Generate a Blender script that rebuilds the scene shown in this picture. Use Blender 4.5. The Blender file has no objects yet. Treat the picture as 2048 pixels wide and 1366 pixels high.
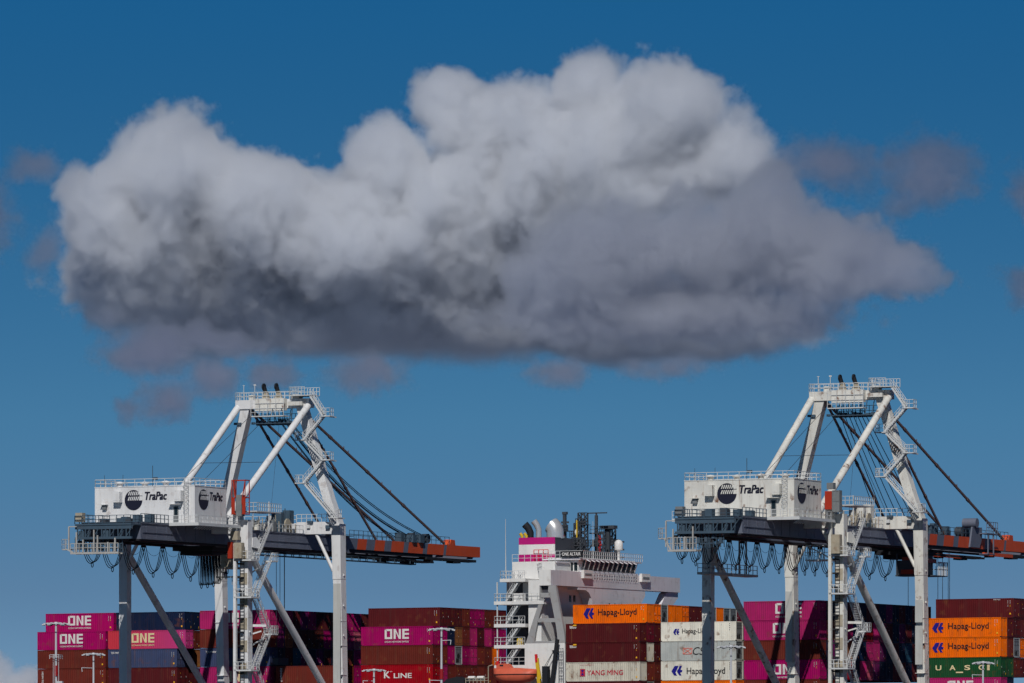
import bpy, math, random
from mathutils import Vector, Matrix
R=math.radians
random.seed(7)
sc=bpy.context.scene; col=sc.collection
# ------------------------------------------------------------------ camera, sky, sun
F=12500.0; HY=1525.0                       # focal length and horizon row, in pixels of a 2048 px wide frame
cam=bpy.data.cameras.new('camera'); co=bpy.data.objects.new('camera',cam); col.objects.link(co)
co.location=(0,0,4); co.rotation_euler=(R(90),0,0)
cam.sensor_width=36; cam.lens=36*F/2048; cam.shift_y=(HY-683)/2048
cam.clip_start=5; cam.clip_end=400000; sc.camera=co
TH=R(26.1)
SUN_EL=R(42)
_h=Vector((-.099,-1.065,0)).normalized()
SUN_DIR=_h*math.cos(SUN_EL)+Vector((0,0,math.sin(SUN_EL)))
w=bpy.data.worlds.new('World'); sc.world=w; w.use_nodes=True
def build_world():
    nt=w.node_tree; N=nt.nodes; L=nt.links; bg=N['Background']
    sky=N.new('ShaderNodeTexSky'); sky.sky_type='NISHITA'; sky.sun_disc=False
    sky.sun_elevation=SUN_EL; sky.sun_rotation=math.atan2(SUN_DIR.x,SUN_DIR.y)
    sky.air_density=1; sky.dust_density=.05; sky.ozone_density=4
    tc=N.new('ShaderNodeTexCoord'); sep=N.new('ShaderNodeSeparateXYZ'); L.new(tc.outputs['Generated'],sep.inputs[0])
    # clear deep-blue air: the band just over the horizon is read from higher up the sky
    m=N.new('ShaderNodeMath'); m.operation='MULTIPLY_ADD'; m.inputs[1].default_value=6.0; m.inputs[2].default_value=.13
    L.new(sep.outputs['Z'],m.inputs[0])
    cb=N.new('ShaderNodeCombineXYZ'); L.new(sep.outputs['X'],cb.inputs['X']); L.new(sep.outputs['Y'],cb.inputs['Y']); L.new(m.outputs[0],cb.inputs['Z'])
    L.new(cb.outputs[0],sky.inputs[0])
    # haze towards the horizon, polarised deep blue above it
    rp=N.new('ShaderNodeValToRGB'); L.new(sep.outputs['Z'],rp.inputs[0]); e=rp.color_ramp.elements
    e[0].position=0.0; e[0].color=(.66,.44,.42,1); e[1].position=.6; e[1].color=(.09,.15,.20,1)
    for p_,c_ in ((.0284,(.635,.468,.45,1)),(.0556,(.60,.675,.65,1)),(.088,(.40,.715,.78,1)),(.1204,(.23,.72,.875,1)),(.2,(.07,.15,.21,1))):
        q=e.new(p_); q.color=c_
    mx=N.new('ShaderNodeMix'); mx.data_type='RGBA'; mx.blend_type='MULTIPLY'; mx.inputs['Factor'].default_value=1
    L.new(sky.outputs[0],mx.inputs['A']); L.new(rp.outputs[0],mx.inputs['B'])
    mx2=N.new('ShaderNodeMix'); mx2.data_type='RGBA'; mx2.blend_type='MULTIPLY'; mx2.inputs['Factor'].default_value=1
    L.new(mx.outputs['Result'],mx2.inputs['A']); mx2.inputs['B'].default_value=(.62,1.0,1.0,1)
    L.new(mx2.outputs['Result'],bg.inputs['Color']); bg.inputs['Strength'].default_value=.15
build_world()
sl=bpy.data.lights.new('sun','SUN'); so=bpy.data.objects.new('sun',sl); col.objects.link(so)
sl.energy=3.15; sl.angle=R(.5); sl.color=(1,.97,.93); so.rotation_euler=SUN_DIR.to_track_quat('Z','Y').to_euler()
sc.view_settings.view_transform='Standard'; sc.view_settings.look='None'; sc.view_settings.exposure=0; sc.view_settings.gamma=1
cy=sc.cycles
cy.volume_bounces=9; cy.volume_max_steps=1024; cy.max_bounces=8; cy.diffuse_bounces=2; cy.volume_step_rate=6.0
cy.use_adaptive_sampling=True; cy.adaptive_threshold=.03

# ------------------------------------------------------------------ helpers
class MB:
    """collects shapes and links them as ONE mesh object"""
    def __init__(s): s.v=[]; s.f=[]; s.m=[]; s.sm=[]
    def add(s,vs,fs,m=0,smooth=False):
        o=len(s.v); s.v+= [tuple(p) for p in vs]
        for f in fs: s.f.append([i+o for i in f]); s.m.append(m); s.sm.append(smooth)
        return s
    def box(s,x0,x1,y0,y1,z0,z1,m=0):
        return s.add([(x0,y0,z0),(x1,y0,z0),(x1,y1,z0),(x0,y1,z0),(x0,y0,z1),(x1,y0,z1),(x1,y1,z1),(x0,y1,z1)],
            [(3,2,1,0),(4,5,6,7),(0,1,5,4),(1,2,6,5),(2,3,7,6),(3,0,4,7)],m)
    def post(s,rings,m=0):
        """stacked horizontal rectangles (cx,cy,z,wx,wy)"""
        vs=[];fs=[]
        for (x,y,z,a,b) in rings: vs+=[(x-a/2,y-b/2,z),(x+a/2,y-b/2,z),(x+a/2,y+b/2,z),(x-a/2,y+b/2,z)]
        for k in range(len(rings)-1):
            o=4*k
            for i in range(4): j=(i+1)%4; fs.append((o+i,o+j,o+4+j,o+4+i))
        n=4*(len(rings)-1); fs+=[(3,2,1,0),(n,n+1,n+2,n+3)]
        return s.add(vs,fs,m)
    def bar(s,a,b,wd,h,m=0,up=(0,0,1)):
        a=Vector(a);b=Vector(b);d=(b-a)
        if d.length<1e-6: return s
        d.normalize(); u=Vector(up)
        if abs(d.dot(u))>.98: u=Vector((1,0,0))
        x=d.cross(u).normalized(); y=x.cross(d).normalized()
        vs=[p+x*(i*wd/2)+y*(j*h/2) for p in(a,b) for i,j in((-1,-1),(1,-1),(1,1),(-1,1))]
        return s.add(vs,[(3,2,1,0),(4,5,6,7),(0,1,5,4),(1,2,6,5),(2,3,7,6),(3,0,4,7)],m)
    def tube(s,pts,r,n=8,m=0,smooth=True,r1=None):
        pts=[Vector(p) for p in pts]; k=len(pts); vs=[];fs=[]
        px=None
        for i,p in enumerate(pts):
            d=(pts[min(i+1,k-1)]-pts[max(i-1,0)]).normalized()
            if px is None:
                u=Vector((0,0,1)) if abs(d.z)<.95 else Vector((1,0,0)); px=d.cross(u).normalized()
            else:
                px=(px-d*px.dot(d)).normalized()
            py=d.cross(px)
            rr=r if r1 is None else r+(r1-r)*i/max(1,k-1)
            for j in range(n):
                a=2*math.pi*j/n; vs.append(p+px*(rr*math.cos(a))+py*(rr*math.sin(a)))
        for i in range(k-1):
            for j in range(n): q=(j+1)%n; fs.append((i*n+j,i*n+q,(i+1)*n+q,(i+1)*n+j))
        s.add(vs,fs,m,smooth)
        return s.add(vs[:n]+vs[-n:],[tuple(range(n-1,-1,-1)),tuple(range(n,2*n))],m)
    def lathe(s,prof,c,n=20,m=0,smooth=True):
        vs=[];fs=[];k=len(prof)
        for (r,z) in prof:
            for j in range(n): a=2*math.pi*j/n; vs.append((c[0]+r*math.cos(a),c[1]+r*math.sin(a),c[2]+z))
        for i in range(k-1):
            for j in range(n): q=(j+1)%n; fs.append((i*n+j,i*n+q,(i+1)*n+q,(i+1)*n+j))
        s.add(vs,fs,m,smooth)
        return s.add(vs[:n]+vs[-n:],[tuple(range(n-1,-1,-1)),tuple(range(n,2*n))],m)
    def prism(s,poly,origin,ex,ey,en,m=0):
        """2-D polygon (counter-clockwise) extruded by the vector en"""
        O=Vector(origin);ex=Vector(ex);ey=Vector(ey);en=Vector(en);n=len(poly)
        vs=[O+ex*p[0]+ey*p[1] for p in poly]; vs+=[v+en for v in vs]
        return s.add(vs,[tuple(range(n-1,-1,-1)),tuple(range(n,2*n))]+[(i,(i+1)%n,n+(i+1)%n,n+i) for i in range(n)],m)
    def rail(s,path,h=1.1,step=1.5,wd=.06,m=0,mid=2):
        path=[Vector(p) for p in path]
        for a,b in zip(path,path[1:]):
            Ln=(b-a).length; k=max(1,round(Ln/step)); up=Vector((0,0,1))
            for i in range(k+1): p=a+(b-a)*(i/k); s.bar(p,p+up*h,wd,wd,m)
            for j in range(1,mid+1): q=up*(h*j/mid); s.bar(a+q,b+q,wd,wd,m)
        return s
    def stairs(s,a,b,across,wd=.8,m=0,rail=True):
        a=Vector(a);b=Vector(b);c=Vector(across).normalized(); n=max(3,int(abs(b.z-a.z)/.24))
        for k in(-.5,.5):
            o=c*(k*wd); s.bar(a+o,b+o,.07,.26,m)
            if rail:
                up=Vector((0,0,1.0)); s.bar(a+o+up,b+o+up,.055,.055,m); s.bar(a+o+up*.5,b+o+up*.5,.04,.04,m)
                for i in range(0,n+1,max(1,n//5)): p=a+(b-a)*(i/n)+o; s.bar(p,p+up,.05,.05,m)
        run=Vector((b.x-a.x,b.y-a.y,0)); run=run.normalized() if run.length>0 else Vector((1,0,0))
        for i in range(1,n):
            p=a+(b-a)*(i/n); s.bar(p-c*wd/2,p+c*wd/2,.22,.045,m)
        return s
    def build(s,name,mats,parent=None,mesh_only=False):
        me=bpy.data.meshes.new(name); me.from_pydata(s.v,[],s.f)
        if not isinstance(mats,(list,tuple)): mats=[mats]
        for m in mats: me.materials.append(m)
        me.polygons.foreach_set('material_index',s.m); me.polygons.foreach_set('use_smooth',s.sm); me.update()
        if mesh_only: return me
        return link(name,me,parent)
def link(name,data,parent=None):
    o=bpy.data.objects.new(name,data); col.objects.link(o)
    if parent is not None: o.parent=parent
    return o
def tag(o,label=None,cat=None,group=None,kind=None):
    if label: o['label']=label
    if cat: o['category']=cat
    if group: o['group']=group
    if kind: o['kind']=kind
    return o
def srgb(r,g,b):
    f=lambda c:(c/12.92 if c<=.04045 else ((c+.055)/1.055)**2.4)
    return (f(r/255),f(g/255),f(b/255),1)
_TXT={}
def text_poly(txt,shear=0,bold=0):
    key=(txt,shear,bold)
    if key in _TXT: return _TXT[key]
    cu=bpy.data.curves.new('txt','FONT'); cu.body=txt; cu.size=1; cu.shear=shear; cu.offset=bold; cu.resolution_u=3
    o=bpy.data.objects.new('txt',cu); col.objects.link(o); dg=bpy.context.evaluated_depsgraph_get()
    me=bpy.data.meshes.new_from_object(o.evaluated_get(dg))
    V=[v.co.copy() for v in me.vertices]; P=[tuple(p.vertices) for p in me.polygons]
    bpy.data.objects.remove(o); bpy.data.curves.remove(cu); bpy.data.meshes.remove(me)
    x0=min(v.x for v in V);x1=max(v.x for v in V);y0=min(v.y for v in V);y1=max(v.y for v in V)
    _TXT[key]=([((v.x-x0)/(x1-x0),(v.y-y0)/(y1-y0)) for v in V],P); return _TXT[key]
def put_text(mb,txt,o,ex,ey,m=0,shear=0,bold=0):
    """lettering filling the parallelogram o, ex (width vector), ey (height vector); bold strokes are thickened by
    stepped layers a millimetre apart"""
    V,P=text_poly(txt,shear,0); o=Vector(o);ex=Vector(ex);ey=Vector(ey); n=ex.cross(ey).normalized()
    d=bold*ey.length*1.1; ux=ex.normalized()*d; uy=ey.normalized()*d*.7
    offs=[(0,0)] if not bold else [(-1,-1),(1,-1),(-1,1),(1,1),(0,0)]
    for k,(i,j) in enumerate(offs): mb.add([o+ex*a+ey*b+ux*i+uy*j+n*(.0012*k) for a,b in V],P,m)
# ------------------------------------------------------------------ materials
def paint(name,c,rough=.55,var=.18,streak=.25,rust=0.0,scale=.35,spec=.35,c2=None,metal=0,rnd=.12):
    """weathered paint: patchy fading, vertical rain streaks, rust blooms; a little different on every object"""
    m=bpy.data.materials.new(name); m.use_nodes=True; t=m.node_tree; N=t.nodes; L=t.links
    b=N['Principled BSDF']; b.inputs['Roughness'].default_value=rough; b.inputs['Specular IOR Level'].default_value=spec; b.inputs['Metallic'].default_value=metal
    tc=N.new('ShaderNodeTexCoord'); oi=N.new('ShaderNodeObjectInfo')
    ad=N.new('ShaderNodeVectorMath'); ad.operation='ADD'; L.new(tc.outputs['Object'],ad.inputs[0])
    mu=N.new('ShaderNodeVectorMath'); mu.operation='SCALE'; L.new(oi.outputs['Random'],mu.inputs['Scale']); mu.inputs[0].default_value=(130,70,90); L.new(mu.outputs[0],ad.inputs[1])
    def noise(sc_,det,mul=None):
        n=N.new('ShaderNodeTexNoise'); n.inputs['Scale'].default_value=sc_; n.inputs['Detail'].default_value=det
        if mul:
            v=N.new('ShaderNodeVectorMath'); v.operation='MULTIPLY'; L.new(ad.outputs[0],v.inputs[0]); v.inputs[1].default_value=mul; L.new(v.outputs[0],n.inputs['Vector'])
        else: L.new(ad.outputs[0],n.inputs['Vector'])
        return n.outputs['Fac']
    def ramp(sock,a,b_):
        r=N.new('ShaderNodeMapRange'); r.inputs['From Min'].default_value=a; r.inputs['From Max'].default_value=b_; L.new(sock,r.inputs['Value']); return r.outputs['Result']
    def mix(fac,A,B,mode='MIX'):
        x=N.new('ShaderNodeMix'); x.data_type='RGBA'; x.blend_type=mode
        for s_,v in(('Factor',fac),('A',A),('B',B)):
            if isinstance(v,bpy.types.NodeSocket): L.new(v,x.inputs[s_])
            else: x.inputs[s_].default_value=v
        return x.outputs['Result']
    def scl(sock,k):
        x=N.new('ShaderNodeMath'); x.operation='MULTIPLY'; L.new(sock,x.inputs[0]); x.inputs[1].default_value=k; return x.outputs[0]
    dk=c2 or (c[0]*.55,c[1]*.55,c[2]*.58,1)
    cur=mix(scl(ramp(noise(scale,6),.38,.72),min(1,var*2.2)),c,dk)
    cur=mix(scl(ramp(noise(1.0,5,(1.6,1.6,.12)),.5,.78),streak),cur,(c[0]*.4+.03,c[1]*.4+.025,c[2]*.4+.02,1))
    if rnd:
        hs=N.new('ShaderNodeHueSaturation'); v=N.new('ShaderNodeMapRange'); L.new(oi.outputs['Random'],v.inputs['Value']); v.inputs['To Min'].default_value=1-rnd; v.inputs['To Max'].default_value=1+rnd
        L.new(v.outputs['Result'],hs.inputs['Value']); L.new(cur,hs.inputs['Color']); cur=hs.outputs['Color']
    if rust:
        a=N.new('ShaderNodeMath'); a.operation='MULTIPLY'; L.new(ramp(noise(.9,7),.56,.66),a.inputs[0]); L.new(ramp(noise(1.3,4,(1,1,.3)),.42,.62),a.inputs[1])
        cur=mix(scl(a.outputs[0],min(1,rust)),cur,(.16,.06,.025,1))
        cur=mix(scl(ramp(noise(1.0,4,(2.4,2.4,.09)),.63,.74),min(.75,rust*.7)),cur,(.22,.10,.045,1))
    L.new(cur,b.inputs['Base Color']); return m
M={}
M['white']=paint('white_paint',srgb(226,226,226),.5,.14,.3,.3,.2,rnd=0)
M['white2']=paint('weathered_white_paint',srgb(224,222,214),.5,.2,.38,1.0,.2,rnd=0)
M['rail']=paint('railing_paint',srgb(205,207,207),.5,.1,.1,.1,rnd=0)
M['cream']=paint('machinery_cream',srgb(175,165,145),.6,.3,.3,.5,.8,rnd=0)
M['slate']=paint('girder_slate',srgb(104,110,126),.55,.2,.3,.15,.3,rnd=0)
M['teal']=paint('dark_teal_steel',srgb(66,86,102),.6,.2,.2,.1,.6,rnd=0)
M['orange']=paint('safety_orange',srgb(206,80,36),.55,.14,.2,.1,.4,rnd=0)
M['red']=paint('signal_red',srgb(164,46,24),.5,.1,.15,0,.5,rnd=0)
M['black']=paint('black_rubber',srgb(28,30,36),.7,.1,0,0,rnd=0)
M['rope']=paint('greased_wire_rope',srgb(46,52,62),.6,.1,0,0,rnd=0)
M['stay']=paint('stay_bar_brown',srgb(104,84,80),.6,.25,.1,.3,.7,rnd=0)
M['glass']=paint('dark_window_glass',srgb(24,38,44),.25,.05,0,0,rnd=0,spec=.3)
M['ink']=paint('navy_lettering',srgb(28,30,48),.5,.1,.05,0,rnd=0)
M['louvre']=paint('louvre_grey',srgb(120,124,126),.6,.2,.2,.1,1.2,rnd=0)
M['rail2']=paint('service_cage_paint',srgb(178,176,172),.6,.15,.2,.3,rnd=0)
# ------------------------------------------------------------------ ground, quay, water
S3=Vector((math.cos(TH),-math.sin(TH),0)); B3=Vector((math.sin(TH),math.cos(TH),0))
OS=Vector((-11.84,943,0)); TRIM=.0042
QUAY=OS-B3*4.0                                   # quay edge runs along S3
def ground_mat(name,c,c2,rough,scale,bump=0):
    m=paint(name,c,rough,.3,0,0,scale,.25,c2,rnd=0)
    if bump:
        t=m.node_tree; n=t.nodes.new('ShaderNodeTexNoise'); n.inputs['Scale'].default_value=.25; n.inputs['Detail'].default_value=8
        b=t.nodes.new('ShaderNodeBump'); b.inputs['Strength'].default_value=bump; b.inputs['Distance'].default_value=.3
        tc=t.nodes.new('ShaderNodeTexCoord'); t.links.new(tc.outputs['Object'],n.inputs['Vector']); t.links.new(n.outputs['Fac'],b.inputs['Height']); t.links.new(b.outputs[0],t.nodes['Principled BSDF'].inputs['Normal'])
    return m
M['asphalt']=ground_mat('terminal_asphalt',(.055,.055,.056,1),(.035,.035,.037,1),.85,.05)
M['water']=ground_mat('harbour_water',(.012,.03,.04,1),(.01,.025,.03,1),.12,.01,.5)
M['concrete']=ground_mat('quay_concrete',(.3,.29,.27,1),(.2,.2,.19,1),.85,.2)
a=QUAY-S3*9000; b=QUAY+S3*9000
g=MB(); g.add([a,b,b-B3*9000,a-B3*9000],[(3,2,1,0)]); tag(g.build('ground',M['asphalt']),kind='structure')
g=MB(); q=[(a,-3),(b,-3)]
wz=Vector((0,0,-3.2)); g.add([QUAY-S3*60000+wz,QUAY+S3*60000+wz,QUAY+S3*60000+B3*120000+wz,QUAY-S3*60000+B3*120000+wz],[(0,1,2,3)]); tag(g.build('water',M['water']),kind='structure')
g=MB(); u=Vector((0,0,1)); p=[a-B3*2.5,b-B3*2.5,b,a]
g.add([v+u*.02 for v in p]+[v-u*9 for v in p],[(0,1,2,3),(7,6,5,4),(0,4,5,1),(1,5,6,2),(2,6,7,3),(3,7,4,0)]); tag(g.build('quay_edge',M['concrete']),kind='structure')
M['bounce_plane']=ground_mat('cloud_bounce_blue',(.15,.18,.25,1),(.12,.14,.19,1),.9,.002)  # bluish so the light it bounces tints the cloud bases
g=MB(); z=Vector((0,0,-2.6)); g.add([QUAY-S3*60000+B3*2600+z,QUAY+S3*60000+B3*2600+z,QUAY+S3*60000+B3*110000+z,QUAY-S3*60000+B3*110000+z],[(0,1,2,3)]); tag(g.build('cloud_bounce_plane',M['bounce_plane']),kind='structure')  # unseen plane added to throw sunlight up at the cloud bases
# ------------------------------------------------------------------ ship frame: x along the hull, y across it, z up
MSHIP=Matrix.Translation(OS)@Matrix.Rotation(-TH,4,'Z')@Matrix.Rotation(-TRIM,4,'Y')
M['hull']=paint('hull_magenta',srgb(150,20,95),.5,.2,.3,.3,.1,rnd=0)
M['shipwhite']=paint('ship_white_paint',srgb(226,225,222),.45,.08,.2,.2,.25,rnd=0)
M['shipgrey']=paint('ship_pale_grey_paint',srgb(218,216,221),.5,.1,.2,.25,.2,rnd=0)
M['aframe']=paint('bracket_mid_grey',srgb(160,160,160),.6,.12,.25,.35,.25,rnd=0)  # mid-grey base colour for the wing bracket
M['shipdark']=paint('ship_dark_grey',srgb(70,72,80),.6,.15,.2,.1,.3,rnd=0)
M['magenta_band']=paint('funnel_magenta',srgb(186,22,118),.5,.08,.1,0,rnd=0)
M['steel']=paint('exhaust_steel',(.66,.66,.67,1),.3,.15,.25,.0,.6,rnd=0,metal=.45,spec=.5)
M['mast']=paint('mast_dark_paint',srgb(62,68,76),.6,.15,.1,.1,rnd=0)
M['boat']=paint('lifeboat_orange',srgb(212,100,74),.5,.15,.25,.2,.8,rnd=0)
M['yellow']=paint('hazard_yellow',srgb(214,178,40),.5,.15,.2,.1,rnd=0)
M['flagred']=paint('flag_red',srgb(205,30,40),.8,.05,0,0,rnd=0)
ship=link('container_ship',None); ship.matrix_world=MSHIP
tag(ship,'large container ship with white bridge tower and magenta banded funnel between the stacks','ship')
def ship_build():
    # hull
    h=MB(); xs=[-125,-118,-105,-60,150,185,215,232]; hw=[.55,.8,.97,1,1,.86,.45,.02]
    rings=[]; 
    for x,k in zip(xs,hw):
        c=23.2; y0=c-(23.2+.6)*k; y1=c+(23.2+.6)*k; kb=k*.9
        rings.append([(x,y0,11.4),(x,c-23.8*kb,-6),(x,c+23.8*kb,-6),(x,y1,11.4)])
    vs=[p for r in rings for p in r]; fs=[]
    for i in range(len(rings)-1):
        o=4*i; fs+=[(o,o+4,o+5,o+1),(o+1,o+5,o+6,o+2),(o+2,o+6,o+7,o+3),(o+3,o+7,o+4,o)]
    fs+=[(0,1,2,3),tuple(reversed([len(vs)-4+i for i in range(4)]))]
    h.add(vs,fs); h.build('hull',M['hull'],ship)
    def hatch(x0,x1,top):
        d=MB(); d.box(x0,x1,-.1,46.2,11.42,top); d.build('hatch_cover',M['shipdark'],ship)
    hatch(-69.3,-43.2,13.02); hatch(-40.6,-14.2,13.02); hatch(-12.6,.6,13.02); hatch(21.9,64.2,13.02); hatch(79,106,13.02)
    # accommodation
    a=MB(); a.box(10,18,6,30.5,11.5,31.3); a.box(10.9,18.1,5,31,31.3,34.2); a.box(15.8,17.95,.5,5.98,21.8,31.25)
    a.box(12.6,15.8,5.2,5.98,28.3,31.3)
    acc=a.build('accommodation_block',M['shipwhite'],ship)
    sh=MB(); sh.box(9.6,15.75,5.7,5.995,11.6,31.2); sh.build('deck_shade_sheet',M['shipdark'],ship)  # dark sheet standing in for the balcony decks' shade on the white wall
    bs=MB(); bs.box(15.4,22.05,0,5,11.5,21.77); base=bs.build('bracket_base',M['shipwhite'],ship)
    # front bulkhead under the bridge, with rounded recess on the near side and an opening at the far side
    f=MB(); P=[(16.8,11.5),(31.2,11.5),(31.2,22),(31.5,26.4),(32.3,28.5),(33.6,29.6),(33.6,30.44),(9.5,30.44),(9.5,30.0),(12.2,30.0),(13.4,29.6),(14.2,28.8),(15.2,26.6),(16.8,22.5)]
    f.prism(P,(18.02,0,0),(0,1,0),(0,0,1),(1.72,0,0)); f.build('front_bulkhead',M['shipgrey'],ship)
    wn=MB()
    for y in (20.4,22.4,24.8,30.2): wn.box(19.745,19.77,y,y+.32,27.2,28.2)
    for y in (10.0,11.4): wn.box(18.0,18.03,y,y+.8,28.2,29.2)
    wn.build('porthole',M['glass'],ship)
    g=MB(); g.box(17.9,19.8,0,46.4,30.45,32.55); g.box(18.0,18.15,0,46.4,32.55,32.7); g.box(19.62,19.8,0,46.4,32.55,32.72)
    g.build('bridge_wing',M['shipgrey'],ship)
    e=MB(); e.box(17.85,19.8,-.06,-.002,30.4,32.75); e.build('wing_end_plate',M['shipwhite'],ship)
    st=MB(); st.prism([(37.6,26.0),(40.3,26.0),(46.3,29.6),(46.3,30.44),(42.6,30.44),(41.8,30.2)],(18.3,0,0),(0,1,0),(0,0,1),(1.2,0,0)); st.box(18.3,19.5,37.2,40.4,11.5,26.0); st.build('wing_support',M['shipgrey'],ship)
    # the A shaped bracket carrying the near wing
    A=MB()
    def pl(poly): A.prism(poly,(0,0,0),(1,0,0),(0,0,1),(0,.55,0))
    T=30.42;Bm=21.79
    pl([(15.55,Bm),(16.95,Bm),(17.15,23.2),(17.55,24.9),(18.55,27.9),(18.75,28.3),(18.1,28.6),(17.9,28.2)])
    pl([(20.9,Bm),(22.1,Bm),(22.0,23.0),(20.55,T),(19.4,T),(19.3,29.6),(19.75,28.4),(20.5,24.9),(20.75,23.3)])
    pl([(18.0,28.6),(19.8,28.6),(19.55,29.3),(18.1,29.3)]); pl([(17.45,24.9),(20.55,24.9),(20.45,25.5),(17.7,25.5)])
    pl([(16.95,Bm),(20.9,Bm),(20.9,22.1),(16.95,22.1)]); pl([(17.85,28.25),(18.1,28.6),(18.1,29.3),(18.0,T),(17.9,T)])
    A.build('wing_bracket',M['aframe'],ship)
    A=MB(); A.prism([(18.0,28.6),(19.65,28.6),(19.4,30.4),(17.95,30.4)],(0,.6,0),(1,0,0),(0,0,1),(0,.2,0)); A.build('bracket_panel',M['shipdark'],ship)
    # wheelhouse with a raked window band
    wh=MB(); wh.box(14.2,19.3,10.6,31,32.6,34.9); wh.build('wheelhouse',M['shipwhite'],ship)
    rf=MB(); rf.box(13.6,20.02,9.8,31.8,34.55,34.75); rf.box(18.1,18.3,5.2,9.8,34.0,34.2)
    for i in range(11):
        y=12.0+i*1.66; rf.bar((19.95,y,34.62),(20.55,y+.2,34.3),.13,.13)
    rf.build('wheelhouse_roof',M['shipgrey'],ship)
    sl_=MB(); sl_.box(19.31,19.78,11,31,32.7,32.95); sl_.build('window_sill',M['shipgrey'],ship)
    n=11
    for i in range(n):
        y0=12.2+i*1.66; wp=MB(); wp.add([(19.36,y0,32.98),(19.36,y0+1.36,32.98),(19.86,y0+1.36,34.5),(19.86,y0,34.5),(19.3,y0,32.98),(19.3,y0+1.36,32.98),(19.8,y0+1.36,34.5),(19.8,y0,34.5)],[(0,1,2,3),(7,6,5,4),(0,4,5,1),(1,5,6,2),(2,6,7,3),(3,7,4,0)]); wp.build('wheelhouse_window',M['glass'],ship)
    for i in range(n+1):
        y0=12.2+i*1.66-.15; wp=MB(); wp.bar((19.42,y0,32.96),(19.95,y0,34.52),.26,.06,up=(1,0,0)); wp.build('window_mullion',M['shipwhite'],ship)
    for i,(x0,x1) in enumerate(((14.6,15.6),(16.0,17.1),(17.4,18.4),(18.6,19.15))):
        wp=MB(); wp.box(x0,x1,10.54,10.59,32.9,34.1); wp.build('wheelhouse_window',M['glass'],ship)
    r=MB(); r.rail([(13.6,9.9,34.75),(20.2,9.9,34.75),(20.2,31.7,34.75)],1.15,.7,.06); r.rail([(18.2,0.1,32.7),(14.5,6,32.7)],1.1,1.2)
    r.rail([(10.9,5.05,34.2),(18.1,5.05,34.2)],1.1,1.1); r.rail([(19.92,13.8,31.6),(19.92,30.5,31.6)],1.0,.9,.06)
    r.build('deck_railing',M['rail'],ship)
    for y in (10.6,31.4):
        c=MB(); c.box(19.8,20.25,y,y+3.0,31.75,33.0); c.box(19.9,20.3,y+.3,y+2.6,32.2,32.5,1); c.build('wing_console',[M['shipwhite'],M['louvre']],ship)
    # name board
    nb=MB(); nb.box(16.9,20.4,9.5,9.75,34.95,35.85); board=nb.build('name_board',M['black'],ship)
    tx=MB(); put_text(tx,'ONE ALTAIR',(17.1,9.48,35.15),(3.1,0,0),(0,0,.5),bold=.012); tx.build('lettering',M['shipwhite'],board)
    # balconies with stairs
    for k,z in enumerate((31.53,28.13,24.74,21.57,18.55)):
        x0=11.3 if k==0 else 10.3
        d=MB(); d.box(x0,15.5 if k!=1 else 18.6,-.05,6,z-.5,z); dk=d.build('balcony',M['shipwhite'],ship)
        rr=MB(); rr.rail([(15.4,.05,z),(x0+.05,.05,z),(x0+.05,5.9,z)],1.15,.95,.06)
        if k==1: rr.rail([(15.5,.05,z),(18.5,.05,z)],1.15,1.1,.05)
        rr.build('railing',M['rail'],dk)
        if k<4:
            zn=(31.53,28.13,24.74,21.57,18.55)[k+1]
            s_=MB(); s_.stairs((12.2,.6,zn),(14.6,.6,z),(0,1,0),.8); s_.build('stair_flight',M['rail'],dk)
        p_=MB(); p_.bar((10.7,.3,z-3.6),(10.7,.3,z-.5),.16,.16); p_.build('balcony_post',M['rail'],dk)
    bx=MB(); bx.box(13.4,14.9,.3,1.4,28.14,29.3); bx.build('locker',M['shipwhite'],ship)
    bx=MB(); bx.box(13.4,14.2,1.4,2.0,21.58,22.6); bx.build('locker',M['yellow'],ship)
    # funnel
    f=MB(); f.box(8.7,14.7,12,23.2,34.22,38.1,0); fun=f.build('funnel',[M['shipdark']],ship)
    for z0,z1,mm in((34.3,35.6,'magenta_band'),(35.6,37.05,'shipwhite'),(37.05,38.12,'magenta_band')):
        p_=MB(); p_.box(8.66,14.74,11.9,12.02,z0,z1-.002); p_.build('funnel_band',M[mm],fun)
    e=MB(); e.tube([(13.5,14.6,38.0),(13.5,14.6,38.8)]+[(13.5-1.5*(1-math.cos(.12*k)),14.6,38.8+1.5*math.sin(.12*k)) for k in range(1,9)],1.32,18,0); e.build('exhaust_pipe',M['steel'],fun)
    e=MB(); e.tube([(11.4,13.2,38.0),(11.4,13.2,39.4),(11.1,13.1,40.1),(10.7,12.9,40.7)],.42,12,0,r1=.5); e.build('exhaust_pipe',M['steel'],fun)
    e=MB(); e.tube([(10.0,13.2,38.0),(10.0,13.2,38.9),(9.7,13.1,39.6),(9.2,12.9,40.2)],.5,12,0,r1=.58); e.build('exhaust_pipe',M['black'],fun)
    for x in(8.9,9.6):
        e=MB(); e.tube([(x,12.6,38.0),(x,12.6,38.4),(x-.3,12.5,38.8)],.25,8,0); e.build('exhaust_pipe',M['yellow'],fun)
    rr=MB(); rr.rail([(11.5,11.3,34.3),(13.9,11.3,34.3)],1.9,.8,.09); rr.build('platform_frame',M['flagred'],fun)
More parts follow.
